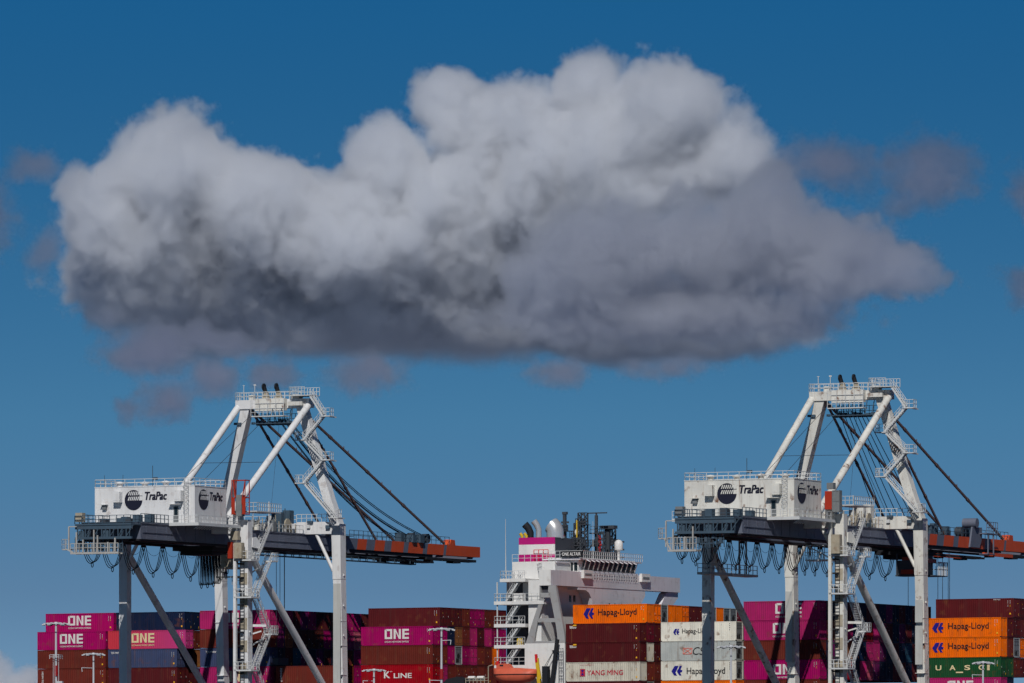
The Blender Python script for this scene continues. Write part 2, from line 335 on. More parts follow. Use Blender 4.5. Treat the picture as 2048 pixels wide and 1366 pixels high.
    # masts and aerials
    for x,y,z,h_ in ((13.2,18.6,39.2,.9),(13.0,25.5,40.4,.6),(14.4,32.4,37.6,.8),(15.0,19.6,37.0,.7),(14.0,28.2,37.2,.7),(13.4,22.6,38.4,.5)):
        pf=MB(); pf.box(x-.9,x+.9,y-.9,y+.9,z,z+.1); pf.rail([(x+.85,y-.85,z+.1),(x-.85,y-.85,z+.1),(x-.85,y+.85,z+.1)],.9,.6,.08); pf.box(x-.3,x+.5,y-.5,y+.2,z+.1,z+.1+h_); pf.build('mast_platform',M['mast'],ship)
    def lattice(x,y,z0,z1,wd,name='lattice_mast'):
        m=MB(); c=[(x-wd,y-wd),(x+wd,y-wd),(x+wd,y+wd),(x-wd,y+wd)]; n=int((z1-z0)/.9)
        for a_ in c: m.bar((*a_,z0),(*a_,z1),.19,.19)
        for i in range(n):
            za=z0+(z1-z0)*i/n; zb=z0+(z1-z0)*(i+1)/n
            for j in range(4):
                p=c[j];q=c[(j+1)%4]; m.bar((*p,za),(*q,zb),.11,.11); m.bar((*p,zb),(*q,zb),.1,.1)
        m.build(name,M['mast'],ship)
    lattice(13.0,25.5,34.7,42.3,.55); lattice(15.2,27.6,34.7,39.4,.5); lattice(14.4,32.4,34.7,40.0,.6); lattice(15.0,19.6,34.7,38.2,.7); lattice(13.4,22.6,34.7,40.6,.35)
    m=MB(); m.bar((13.2,18.6,34.7),(13.2,18.6,41.8),.45,.45); m.bar((12.6,18.6,40.6),(13.9,18.6,40.6),.1,.3); m.bar((12.4,18.6,38.0),(14.0,18.6,36.0),.12,.12); m.box(12.9,13.6,18.3,18.9,41.8,42.2); m.build('radar_mast',M['mast'],ship)
    m=MB(); m.bar((14.0,28.2,34.7),(14.0,28.2,42.0),.4,.4); m.bar((12.6,28.2,42.35),(15.8,28.2,42.35),.2,.18); m.bar((14,28.2,42),(14,28.2,42.4),.2,.2); m.rail([(13.2,27.6,39.3),(14.8,27.6,39.3),(14.8,29,39.3)],1.0,.7,.07); m.box(13.1,14.9,27.5,29,39.15,39.3); m.bar((12.2,26.5,34.7),(14.0,28.2,38.6),.16,.16); m.build('radar_mast',M['mast'],ship)
    m=MB(); m.bar((14.6,31.2,34.7),(14.6,31.2,40.4),.6,.6); m.box(13.6,16.0,30.4,31.6,40.0,40.5); m.bar((13.4,29.0,34.7),(14.6,31.2,38.8),.2,.2); m.bar((15.4,32.6,34.7),(15.4,32.6,38.4),.7,.7)
    for z in (35.6,36.8,38): m.bar((14.0,32.5,z),(16.6,32.7,z),.2,.25)
    m.build('signal_mast',M['mast'],ship)
    m=MB(); m.box(13.6,16.6,29,31,34.75,36.3); m.box(12.4,14.9,16,28,34.5,36.4); m.build('mast_house',M['mast'],ship)
    m=MB(); m.bar((12.6,16.8,34.7),(12.6,16.8,37.8),.3,.2); m.bar((14.3,20.6,34.7),(14.3,20.6,41.0),.16,.16); m.build('ladder',M['yellow'],ship)
    d=MB(); d.lathe([(.25,-2.6),(.25,-.7),(.45,-.6),(.62,-.6),(.66,-.55),(.66,.35),(.6,.62),(.42,.85),(.2,.97),(.01,1.0)],(17.5,28.8,37.2),20); d.build('radome',M['shipwhite'],ship)
    d=MB(); d.lathe([(.12,-1.6),(.12,-.5),(.3,-.45),(.34,0),(.28,.3),(.01,.5)],(13.6,22.0,39.2),14); d.build('radome',M['shipwhite'],ship)
    d=MB(); d.tube([(11.2,2.2,31.5),(11.2,2.2,35.5),(11.2,2.2,40.6)],.09,6,r1=.03); d.tube([(15.6,23.6,34.7),(15.6,23.6,40.9)],.05,6,r1=.025); d.build('whip_aerial',M['rail'],ship)
    fl=MB(); fl.prism([(0,0),(.62,-.25),(.75,-1.6),(.5,-2.7),(.15,-2.5),(.1,-1.2)],(14.5,27.4,39.0),(1,0,0),(0,0,1),(0,.06,0)); fl.build('flag',M['flagred'],ship)
    fl=MB()
    for i in range(7): fl.box(13.0,13.42,17.9,17.93,37.0+i*.24,37.22+i*.24,i%2)
    fl.build('flag',[M['flagred'],M['shipwhite']],ship)
    # gear on the side deck
    dv=MB(); dv.bar((18.6,-1.2,13),(18.0,-1.2,19.5),.35,.5); dv.bar((18.0,-1.2,19.5),(18.6,-1.2,16.4),.25,.3); dv.build('boat_davit',M['yellow'],ship)
    dv=MB(); dv.bar((11.2,-.6,12),(11.2,-.6,19.2),.3,.4); dv.build('boat_davit',M['flagred'],ship); dv=MB(); dv.bar((18.0,-1.3,18.9),(17.9,-1.3,20.1),.3,.35); dv.build('boat_davit',M['flagred'],ship)
    pc=MB(); pc.bar((19.4,-1,12),(19.4,-1,18.3),.9,.9); pc.bar((20.2,-1,14.5),(21.3,-1,22.3),.45,.5); pc.bar((19.5,-1,18.3),(21.1,-1,21.4),.06,.06); pc.bar((19.2,-1,18.3),(20.9,-1,20.9),.06,.06); pc.bar((20.6,-1,20.4),(21.4,-1,20.6),.5,.5); pc.build('provision_crane',M['black'],ship)
    ld=MB()
    for z in (14.0,15.2,16.4,17.6,18.8,20.0): ld.rail([(21.3,-.5,z),(22.0,-.5,z)],.9,.4,.06)
    ld.bar((21.3,-.5,12),(21.3,-.5,21),.08,.08); ld.bar((22.0,-.5,12),(22.0,-.5,21),.08,.08); ld.build('ladder',M['mast'],ship)
    rk=MB(); rk.box(6.2,10.0,-1.4,-.2,15.6,15.85); rk.rail([(6.2,-1.4,15.85),(10,-1.4,15.85)],.8,.6,.08)
    rk.bar((9.9,-1.2,15.8),(9.9,-1.2,18.4),.12,.12); rk.bar((9.9,-1.2,18.4),(10.6,-1.2,18.6),.12,.12)
    rk.box(6.3,6.6,-1.2,-.4,11.4,15.6); rk.box(9.6,9.9,-1.2,-.4,11.4,15.6); rk.build('liferaft_rack',M['cream'],ship)
    for x in (7.0,8.5):
        lr=MB(); lr.tube([(x-.55,-.9,16.6),(x+.55,-.9,16.6)],.36,12); lr.build('liferaft_canister',M['shipwhite'],ship)
    bb=MB(); bb.prism([(0,0),(3.6,0),(3.6,1.4),(2.4,1.9),(.6,1.5),(0,.9)],(2.2,-1.2,15.0),(1,0,0),(0,0,1),(0,2,0)); bb.build('deck_winch',M['black'],ship)
ship_build()
# lifeboat hanging outboard of the tower
def lifeboat():
    o=link('lifeboat',None,None); o.matrix_world=MSHIP@Matrix.Translation((11.0,-1.7,15.6))
    tag(o,'enclosed orange lifeboat slung beside the white tower of the ship','lifeboat')
    h=MB(); n=16; prof=[]
    L_=7.2
    for i in range(n+1):
        u=i/n; x=u*L_; wd=1.3*(1-abs(2*u-1)**3.2)**.6+.03; zb=.15+1.0*abs(2*u-1)**3; 
        ring=[(x,-wd*.35,zb),(x,-wd*.85,zb+.5),(x,-wd,1.5),(x,-wd*.92,1.75),(x,-wd*.72,2.25-.5*max(0,u-.55)),(x,-wd*.3,2.5-.5*max(0,u-.55)),(x,wd*.3,2.5-.5*max(0,u-.55)),(x,wd*.72,2.25-.5*max(0,u-.55)),(x,wd*.92,1.75),(x,wd,1.5),(x,wd*.85,zb+.5),(x,wd*.35,zb)]
        prof.append(ring)
    vs=[p for r in prof for p in r]; fs=[]; k=12
    for i in range(n):
        for j in range(k): q=(j+1)%k; fs.append((i*k+j,(i+1)*k+j,(i+1)*k+q,i*k+q))
    fs+=[tuple(range(k)),tuple(reversed([n*k+j for j in range(k)]))]
    h.add(vs,fs,0,True); h.build('hull',M['boat'],o)
    c=MB(); c.prism([(0,0),(2.6,0),(2.0,.8),(1.6,.95),(.5,.95),(.15,.6)],(.7,-.65,2.2),(1,0,0),(0,0,1),(0,1.3,0)); c.build('cockpit',M['boat'],o)
    wi=MB(); wi.box(1.35,1.95,-.67,-.66,2.75,2.98); wi.build('window',M['glass'],o)
    f=MB(); pts=[]
    for i in range(n+1): 
        u=i/n; wd=1.3*(1-abs(2*u-1)**3.2)**.6+.03; pts.append((u*L_,-wd-.03,1.52))
    f.tube(pts,.055,6); f.build('fender_line',M['black'],o)
lifeboat()
# ------------------------------------------------------------------ shipping containers
CH=2.83; CW=2.438; TIER=2.89; TOP=27.54; ROWP=2.53
KIND={'M':('magenta',(160,0,90)),'P':('faded pink',(174,34,100)),'B':('brown',(106,40,31)),'R':('maroon',(86,25,29)),'D':('dark red',(110,18,40)),'N':('navy',(15,30,58)),'Q':('faded navy',(60,70,102)),
 'T':('teal blue',(42,86,110)),'O':('orange',(248,112,2)),'K':('bright red',(152,0,20)),'E':('green',(26,78,44)),'C':('off-white',(206,200,184)),'W':('white refrigerated',(226,222,208)),
 'G':('pale grey refrigerated',(178,182,178)),'A':('tan brown',(140,88,52)),'V':('deep purple',(104,20,84)),'F':('sun-bleached pink and red',(180,48,84)),'L':('salmon pink',(196,92,112))}
CM={}
for k,(nm,c) in KIND.items():
    CM[k]=paint('container_'+nm.replace(' ','_').replace('-','_'),srgb(*c),.55,.2,.48,.75 if k in'WGC' else .45,.5,.14)
def fade_mat():
    m=CM['F']; t=m.node_tree; b=t.nodes['Principled BSDF']; l=b.inputs['Base Color'].links[0]; src=l.from_socket
    tc=t.nodes.new('ShaderNodeTexCoord'); sp=t.nodes.new('ShaderNodeSeparateXYZ'); t.links.new(tc.outputs['Object'],sp.inputs[0])
    r=t.nodes.new('ShaderNodeValToRGB'); r.color_ramp.elements[0].color=srgb(205,58,62); r.color_ramp.elements[1].color=srgb(190,62,140)
    r.color_ramp.elements[0].position=.1
    mr=t.nodes.new('ShaderNodeMath'); mr.operation='DIVIDE'; mr.inputs[1].default_value=13.7; t.links.new(sp.outputs[0],mr.inputs[0]); t.links.new(mr.outputs[0],r.inputs[0])
    x=t.nodes.new('ShaderNodeMix'); x.data_type='RGBA'; x.inputs['Factor'].default_value=.65; t.links.new(src,x.inputs['A']); t.links.new(r.outputs[0],x.inputs['B']); t.links.new(x.outputs['Result'],b.inputs['Base Color'])
fade_mat()
M['cdark']=paint('container_dark_trim',(.02,.018,.018,1),.8,.1,0,0,rnd=0)  # near-black for gaskets, lower castings, latches, underside and reefer openings
M['cwhite']=paint('container_white_lettering',srgb(222,218,214),.5,.12,.1,0,1.2,rnd=0)
M['ccream']=paint('container_cream_lettering',srgb(226,206,160),.5,.12,.1,0,1.2,rnd=0)
M['cyellow']=paint('container_yellow_mark',srgb(236,176,40),.5,.1,.1,0,rnd=0)
M['cink']=paint('container_black_lettering',srgb(30,28,32),.5,.1,.1,0,rnd=0)
M['cblue']=paint('container_blue_emblem',srgb(26,22,128),.5,.1,.05,0,rnd=0)
M['cred']=paint('container_red_lettering',srgb(190,36,60),.5,.15,.1,0,rnd=0)
M['csalmon']=paint('container_salmon_emblem',srgb(226,128,112),.5,.15,.1,0,rnd=0)
M['cfan']=paint('reefer_fan_black',srgb(18,20,24),.6,.1,0,0,rnd=0)
def container_mesh(name,L=12.192,end='door',reefer=False,seed=0):
    rd=random.Random(seed); b=MB(); pw=.17
    # frame
    for x in (0,L-pw):
        for y in (0,CW-pw): b.box(x,x+pw,y,y+pw,0,CH,0)
    for y in (0,CW-.1):
        b.box(pw,L-pw,y,y+.1,0,.17,0); b.box(pw,L-pw,y+.002,y+.1,CH-.11,CH,0)
    for x in (0,L-.1): b.box(x,x+.1,pw,CW-pw,0,.17,0); b.box(x,x+.1,pw,CW-pw,CH-.13,CH-.002,0)
    b.add([(.1,.1,CH-.03),(L-.1,.1,CH-.03),(L-.1,CW-.1,CH-.03),(.1,CW-.1,CH-.03)],[(0,1,2,3)],0)
    b.add([(.1,.1,.12),(L-.1,.1,.12),(L-.1,CW-.1,.12),(.1,CW-.1,.12)],[(3,2,1,0)],1)
    # castings
    for x in (-.006,L-.172):
        for y in (-.006,CW-.172):
            for z in (-.004,CH-.114): b.box(x,x+.178,y,y+.178,z,z+.118,1 if z<0 else 0)
    # corrugated long sides
    def wave(p0,p1,out,depth,pitch,z0,z1,flat=.28):
        p0=Vector(p0);p1=Vector(p1);o=Vector(out); ln=(p1-p0).length; n=max(2,round(ln/pitch)); d=(p1-p0)/n; pts=[]
        for i in range(n):
            for u,k in ((0,0),(flat,0),(.5,1),(.5+flat,1)): pts.append(p0+d*(i+u)-o*(depth*k))
        pts.append(p1); vs=[];fs=[]
        for p in pts: vs+=[(p.x,p.y,z0),(p.x,p.y,z1)]
        for i in range(len(pts)-1): fs.append((2*i,2*i+2,2*i+3,2*i+1))
        b.add(vs,fs,0)
    dp=.014 if reefer else .06; pt=.31 if reefer else .34
    wave((pw,.012,0),(L-pw,.012,0),(0,-1,0),dp,pt,.17,CH-.11,.36 if reefer else .28)
    wave((L-pw,CW-.012,0),(pw,CW-.012,0),(0,1,0),dp,pt,.17,CH-.11)
    wave((.012,CW-pw,0),(.012,pw,0),(-1,0,0),dp,pt,.17,CH-.13)
    xe=L-.03
    if end=='wall': wave((L-.012,pw,0),(L-.012,CW-pw,0),(1,0,0),.04,.26,.17,CH-.13)
    elif end=='door':
        for y0,y1 in ((pw,CW/2-.012),(CW/2+.012,CW-pw)): b.box(xe-.04,xe,y0,y1,.17,CH-.13,0)
        b.box(xe-.06,xe-.03,CW/2-.012,CW/2+.012,.17,CH-.13,1)
        for y in (.46,.86,CW-.86,CW-.46):
            b.bar((xe+.025,y,.12),(xe+.025,y,CH-.08),.05,.05,0)
            for z in (.3,1.15,CH-.3): b.box(xe-.001,xe+.05,y-.07,y+.07,z,z+.09,1)
        for y in (pw+.03,CW-pw-.06):
            for z in (.4,1.1,1.8,2.5): b.box(xe-.001,xe+.035,y,y+.05,z,z+.14,1)
    elif end=='machine':
        b.box(xe-.05,xe-.02,pw,CW-pw,.17,CH-.13,2)
        for z in (.95,1.75,2.25): b.box(xe-.02,xe-.012,pw,CW-pw,z,z+.05,1)
        for y in (.7,1.7): b.box(xe-.02,xe-.011,y,y+.04,1.8,CH-.15,1)
        v=seed%3
        if v==0:
            pr=[(CW/2+.5*math.cos(a),1.33+.38*math.sin(a)) for a in [2*math.pi*i/14 for i in range(14)]]
            b.prism(pr,(xe-.02,0,0),(0,1,0),(0,0,1),(.02,0,0),1); b.box(xe-.02,xe+.002,.45,1.35,.35,.9,1)
        elif v==1:
            b.box(xe-.02,xe+.002,.5,1.9,1.05,1.7,1); b.box(xe-.02,xe+.002,1.0,1.5,.3,.95,1); b.box(xe-.02,xe+.004,1.1,1.4,.5,.7,2)
        else:
            b.box(xe-.02,xe+.002,.95,1.5,.25,.9,1); b.box(xe-.02,xe+.002,.4,.8,.3,.85,1); b.box(xe-.02,xe+.003,1.65,2.1,.3,.85,2)
    # stencilled marks near the right end and on the end wall
    if not reefer:
        y=-.012
        for i in range(6):
            if rd.random()<.9: z=CH-.42-i*.16; b.box(L-.95,L-.89,y,.012,z,z+.08,2)
            if rd.random()<.8: z=CH-.42-i*.17; b.box(L-.6,L-.52,y,.012,z,z+.08,2 if i<4 else 3)
        if rd.random()<.6: b.box(L-.68,L-.46,y,.012,.45,.7,3)
        for i in range(2):
            yy=.3+rd.random()*1.7; z=.5+rd.random()*1.9; b.box(xe-.02,xe+.012,yy,yy+.1,z,z+.08+.14*rd.random(),rd.choice((2,3,2)))
        if rd.random()<.5: b.box(xe-.02,xe+.012,CW-.62,CW-.4,.3,.62,3)
    else:
        for i in range(4): z=CH-.4-i*.3; b.box(L-1.1,L-.98,-.004,.012,z,z+.13,4)
    return b.build(name,[CM['B'],M['cdark'],M['louvre'] if reefer else M['cwhite'],M['cyellow'],M['cink']],mesh_only=True)
DRY=[container_mesh('container_door_end',end='door',seed=s) for s in (1,2,3)]+[container_mesh('container_wall_end',end='wall',seed=s) for s in (4,5)]
REEF=[container_mesh('refrigerated_container',end='machine',reefer=True,seed=s) for s in (0,1,2)]
LONG=container_mesh('long_container',L=13.716,end='door',seed=9)
ROWW=['outermost','second','third','fourth','fifth','sixth','seventh','eighth','ninth','tenth','eleventh','twelfth','thirteenth','fourteenth','fifteenth','sixteenth','seventeenth']
TIERW=['top','second','third','fourth','fifth']
N_C=[0]
def lettering(o,fn,name='lettering'):
    mb=MB(); mats=fn(mb)
    for k,mt in enumerate(mats):                       # wordmark and emblem are parts of their own
        q=MB(); ids={}
        for f,mi in zip(mb.f,mb.m):
            if mi!=k: continue
            g=[]
            for i in f:
                if i not in ids: ids[i]=len(q.v); q.v.append(mb.v[i])
                g.append(ids[i])
            q.f.append(g); q.m.append(0); q.sm.append(False)
        if q.f: q.build(name if k==0 else 'emblem',mt,o)
def one_logo(x0,x1,z0,z1,mat,sub=True):
    def fn(mb):
        W=x1-x0; Hh=z1-z0; y=-.016; t=Hh*.19
        def bx(a,b,c,d): mb.box(x0+W*a,x0+W*b,y,y+.01,z0+Hh*c,z0+Hh*d,0)
        def pg(p): mb.prism([(x0+W*a,z0+Hh*c) for a,c in p],(0,y,0),(1,0,0),(0,0,1),(0,.01,0),0)
        bx(0,.31,.0,.19); bx(.05,.31,.81,1.0); bx(0,.085,.19,.95); bx(.225,.31,.19,.81)
        bx(.37,.455,0,1); bx(.585,.67,0,1); pg([(.455,1),(.455,.72),(.585,0),(.585,.28)])
        bx(.73,.82,0,1); bx(.82,1,0,.19); bx(.82,1,.405,.595); bx(.82,1,.81,1)
        if sub: put_text(mb,'OCEAN NETWORK EXPRESS',(x0,y,z0-Hh*.36),(W,0,0),(0,0,Hh*.16),bold=.02)
        return [mat]
    return fn
def hl_logo(x0,x1,z0,z1,ex0,ex1,ez0,ez1):
    def fn(mb):
        y=-.016
        put_text(mb,'Hapag-Lloyd',(x0,y,z0),(x1-x0,0,0),(0,0,z1-z0),bold=.012)
        def pg(p): mb.prism([(ex0+(ex1-ex0)*a,ez0+(ez1-ez0)*c) for a,c in p],(0,y,0),(1,0,0),(0,0,1),(0,.01,0),1)
        pg([(0,.45),(.25,.02),(.5,.0),(.36,.36),(.42,.42),(.66,1),(.3,1)])
        pg([(.5,.4),(.72,.02),(.92,0),(.78,.3),(.96,.36),(1.0,.55),(.82,.6),(.96,1),(.74,1),(.6,.62),(.55,.6)])
        return [M['cink'],M['cblue']]
    return fn
def word(txt,x0,x1,z0,z1,mat,shear=0,bold=.02):
    def fn(mb): put_text(mb,txt,(x0,-.016,z0),(x1-x0,0,0),(0,0,z1-z0),shear=shear,bold=bold); return [mat]
    return fn
def vword(txt,x0,x1,z0,z1,mat):
    def fn(mb): put_text(mb,txt,(x0,-.016,z1),(0,0,-(z1-z0)),(x1-x0,0,0),bold=.03); return [mat]
    return fn
def yang(mb):
    y=-.016; put_text(mb,'YANG MING',(3.5,y,.92),(5.9,0,0),(0,0,.72),bold=.015)
    mb.box(2.35,3.15,y,y+.01,.75,1.85,0); mb.prism([(0,0),(.5,0),(.25,.42)],(2.5,y-.004,.9),(1,0,0),(0,0,1),(0,.01,0),1); mb.prism([(0,.8),(.25,.38),(.5,.8)],(2.5,y-.004,.9),(1,0,0),(0,0,1),(0,.01,0),1)
    put_text(mb,'www.yangming.com',(2.3,y,2.35),(2.3,0,0),(0,0,.16)); return [M['cred'],M['cblue']]
def tex(mb):
    y=-.016; put_text(mb,'tex',(.65,y,2.12),(.5,0,0),(0,0,.42),bold=.03); put_text(mb,'tainer',(1.15,y,2.12),(.62,0,0),(0,0,.3),bold=.02); mb.prism([(0,0),(.65,0),(.65,.22),(.2,.22)],(1.1,y,2.48),(1,0,0),(0,0,1),(0,.01,0),1); return [M['cwhite'],M['cyellow']]
def csx(mb):
    y=-.016
    put_text(mb,'CS',(5.2,y,.85),(1.9,0,0),(0,0,1.15),shear=.25,bold=.0)
    for p,q in (((3.6,1.0),(5.0,1.0)),((5.0,1.0),(5.1,1.85)),((5.1,1.85),(3.7,1.85)),((3.7,1.85),(3.6,1.0)),((3.6,1.0),(5.1,1.85)),((3.7,1.85),(5.0,1.0))): mb.bar((p[0],y,p[1]),(q[0],y,q[1]),.11,.02,1,up=(0,1,0))
    return [M['cink'],M['csalmon']]
def kline(mb):
    y=-.016; put_text(mb,'K',(3.95,y,.82),(.95,0,0),(0,0,1.0),bold=.03); put_text(mb,'LINE',(5.6,y,.82),(3.0,0,0),(0,0,.72),bold=.03); mb.bar((5.0,y,1.72),(5.1,y,1.86),.06,.02,0,up=(0,1,0)); mb.bar((5.2,y,1.72),(5.3,y,1.86),.06,.02,0,up=(0,1,0)); return [M['cwhite']]
def uasc(mb):
    y=-.016
    for ch,x in (('U',2.05),('A',4.25),('S',6.55),('C',8.75)): put_text(mb,ch,(x,y,1.05),(.85,0,0),(0,0,.68),bold=.04)
    for i in range(4): mb.box(10.05,10.45,y,y+.01,.98+i*.2,1.15+i*.2,0)
    mb.box(5.2,6.3,y,y+.01,.62,.8,0); return [M['ccream']]
def container(bay,row,tier,code,t0,desc=None,letter=None,ntier=4):
    """row counts from the quay, tier from the top"""
    nm,_=KIND[code]; N_C[0]+=1; rd=random.Random(N_C[0])
    me=(rd.choice(REEF) if code in 'WG' else (LONG if code=='F' else rd.choice(DRY)))
    o=link('shipping_container',me)
    for i in range(1): o.material_slots[i].link='OBJECT'; o.material_slots[i].material=CM[code]
    o.matrix_world=MSHIP@Matrix.Translation((t0,row*ROWP,TOP-TIER*(tier+1)+.01))
    lab=desc or f'{nm} container, {ROWW[row]} row inward, {TIERW[tier]} tier, {BAYW[bay]}'
    tag(o,lab,'container',GRP[bay])
    for f in (letter or []): lettering(o,f)
    return o
BAYW={'a':'leftmost stack','b':'stack right of the leftmost one','c':'stack behind the near crane','x':'low stack before the red one','d':'stack left of the white tower',
 'e':'stack right of the white tower','f':'refrigerated stack behind the far crane','g':'shaded stack behind the far crane','h':'rightmost stack'}
GRP={k:'containers in the '+v for k,v in BAYW.items()}
# bay: (left end along the hull, {tier: colours from the quay inward, '.' = empty})
BAYS={
'a':(-69.0,['.M','MB','BB','BN','BB']),
'b':(-56.35,['.NN','FMB','QNA','RRR','BBN']),
'c':(-40.15,['PMMRVMRRBMMMRR','BVARRBBMVRPLKB','QNRTMNVRNVBMTB','PBRBNRMBNRMBNN','BRNBBNRBNBRBNN']),
'x':(-26.9,['','','','BM','RB']),
'd':(-12.25,['.RRRBMMBBR','MMNABPRPMM','BBMGMPBBOM','KPBBBBBBBB','RBNBBRBNBB']),
'e':(22.25,['.OOGOOORRRGOGGDMM','RDRBNRBNRBBRNBRRB','RCRBNRBNRBBRNBRRB','CBBRNBBNRBRBNBRRB','RGBBNRBNRBBRNBRRB']),
'f':(37.85,['','WGN','GWN','WGB','OON']),
'g':(51.25,['PNNRRVNRRNVNRNRNB','PKARPTRKPLRNVRNNR','BNVNANNPPVNRNTRNR','MNCCKNPLVNNRBNRNB','BBOORNBRBNOOBRNNB']),
'h':(79.7,['..RRR','ORRR','OBGO','EEBR','PNBB']),
}
P1=one_logo(4.05,8.15,.95,2.45,M['cwhite'])
LET={('a',1,0):('magenta container topping the leftmost stack, white wordmark just above the lamp post head',[P1]),
('a',0,1):('magenta container at the left edge of the ship cargo, second from top, white wordmark',[P1]),
('a',0,2):('plain brown container, third from top in the leftmost stack',None),
('a',0,3):('brown container with white upright lettering, fourth from top in the leftmost stack',[vword('HDM-TEX',.75,1.05,.35,2.4,M['cwhite'])]),
('b',0,1):('longer pink and red sun-bleached container with cream wordmark, left of the near crane brace',[one_logo(4.2,8.2,.95,2.4,M['ccream'])]),
('b',0,2):('faded navy container with small white wordmark below the long sun-bleached container',[word('TEX MWW',.5,2.3,2.15,2.45,M['cwhite'])]),
('b',1,0):('dark navy container, highest behind the near crane diagonal brace',None),
('c',0,0):('bright pink container with white wordmark, topmost between the near crane legs',[one_logo(4.05,8.15,.95,2.45,M['cwhite'])]),
('c',0,2):('navy container with small white wordmark, third from top between the near crane legs',[word('TEX MWW..',1.0,3.0,2.1,2.4,M['cwhite'])]),
('c',0,3):('pink container with cream wordmark low between the near crane legs',[one_logo(4.3,8.4,.55,2.2,M['ccream'])]),
('x',0,3):('long brown container with white upright lettering, low beside the near crane seaside leg',[vword('H24HAL7',.75,1.1,.45,2.5,M['cwhite'])]),
('d',1,0):('maroon container set back on the top of the stack left of the white tower',None),
('d',0,1):('magenta container with white wordmark directly behind the tall lamp post, left of the tower',[P1]),
('d',0,2):('plain brown container between the magenta and the bright red ones, left of the tower',None),
('d',0,3):('bright red container with white wordmark, lowest in the stack left of the tower',[kline]),
('e',1,0):('orange container with blue emblem and black wordmark, highest below the ship bridge',[hl_logo(4.15,10.5,.95,2.15,1.75,3.5,.75,2.3)]),
('e',0,1):('maroon container with small yellow mark just below the orange one right of the tower',[tex]),
('e',0,2):('maroon container with small yellow mark just above the off-white one right of the tower',[tex]),
('e',0,3):('dirty off-white container with red wordmark, right of the white tower',[yang]),
('f',0,1):('stained white refrigerated container with small blue emblem, highest beside the far crane left leg',[hl_logo(3.45,7.9,.95,1.85,2.0,3.0,.95,1.85)]),
('f',0,2):('grey refrigerated container with salmon crossed emblem, beside the far crane left leg',[csx]),
('f',0,3):('clean white refrigerated container with large blue emblem, below the crossed emblem',[hl_logo(4.2,10.4,.6,1.85,1.7,3.5,.7,2.15)]),
('g',0,0):('pink container with white wordmark, topmost between the far crane braces',[one_logo(5.1,9.3,.95,2.5,M['cwhite'])]),
('g',0,1):('pink container with shaded white wordmark, second from top between the far crane braces',[one_logo(4.7,8.9,.95,2.5,M['cwhite'])]),
('g',0,3):('magenta container with white wordmark, fourth from top between the far crane braces',[one_logo(4.7,8.9,.7,2.2,M['cwhite'])]),
('h',2,0):('plain maroon container on top of the rightmost stack',[word('TXU 4GS',9.0,10.1,2.55,2.7,M['cwhite'])]),
('h',0,1):('upper of two orange containers with blue emblem in the rightmost stack',[hl_logo(4.0,10.3,.95,2.1,1.5,3.3,.72,2.15)]),
('h',0,2):('lower of two orange containers with blue emblem, above the green one',[hl_logo(4.0,10.3,.95,2.1,1.5,3.3,.72,2.15)]),
('h',0,3):('green container with widely spaced cream letters in the rightmost stack',[uasc]),
('h',0,4):('pink container with white wordmark below the green one',[one_logo(3.9,7.9,.8,2.4,M['cwhite'])]),
}
for bay,(t0,tiers) in BAYS.items():
    for ti,rowcodes in enumerate(tiers):
        for ri,code in enumerate(rowcodes):
            if code=='.': continue
            if ti==4 and ri>(3 if bay in 'eg' else 1): continue      # far below the frame
            if bay=='e' and ti in (1,2,3) and ri>4: continue          # hidden behind the refrigerated stack
            d=LET.get((bay,ri,ti),(None,None))
            container(bay,ri,ti,code,t0+random.uniform(-.03,.03),d[0],d[1])
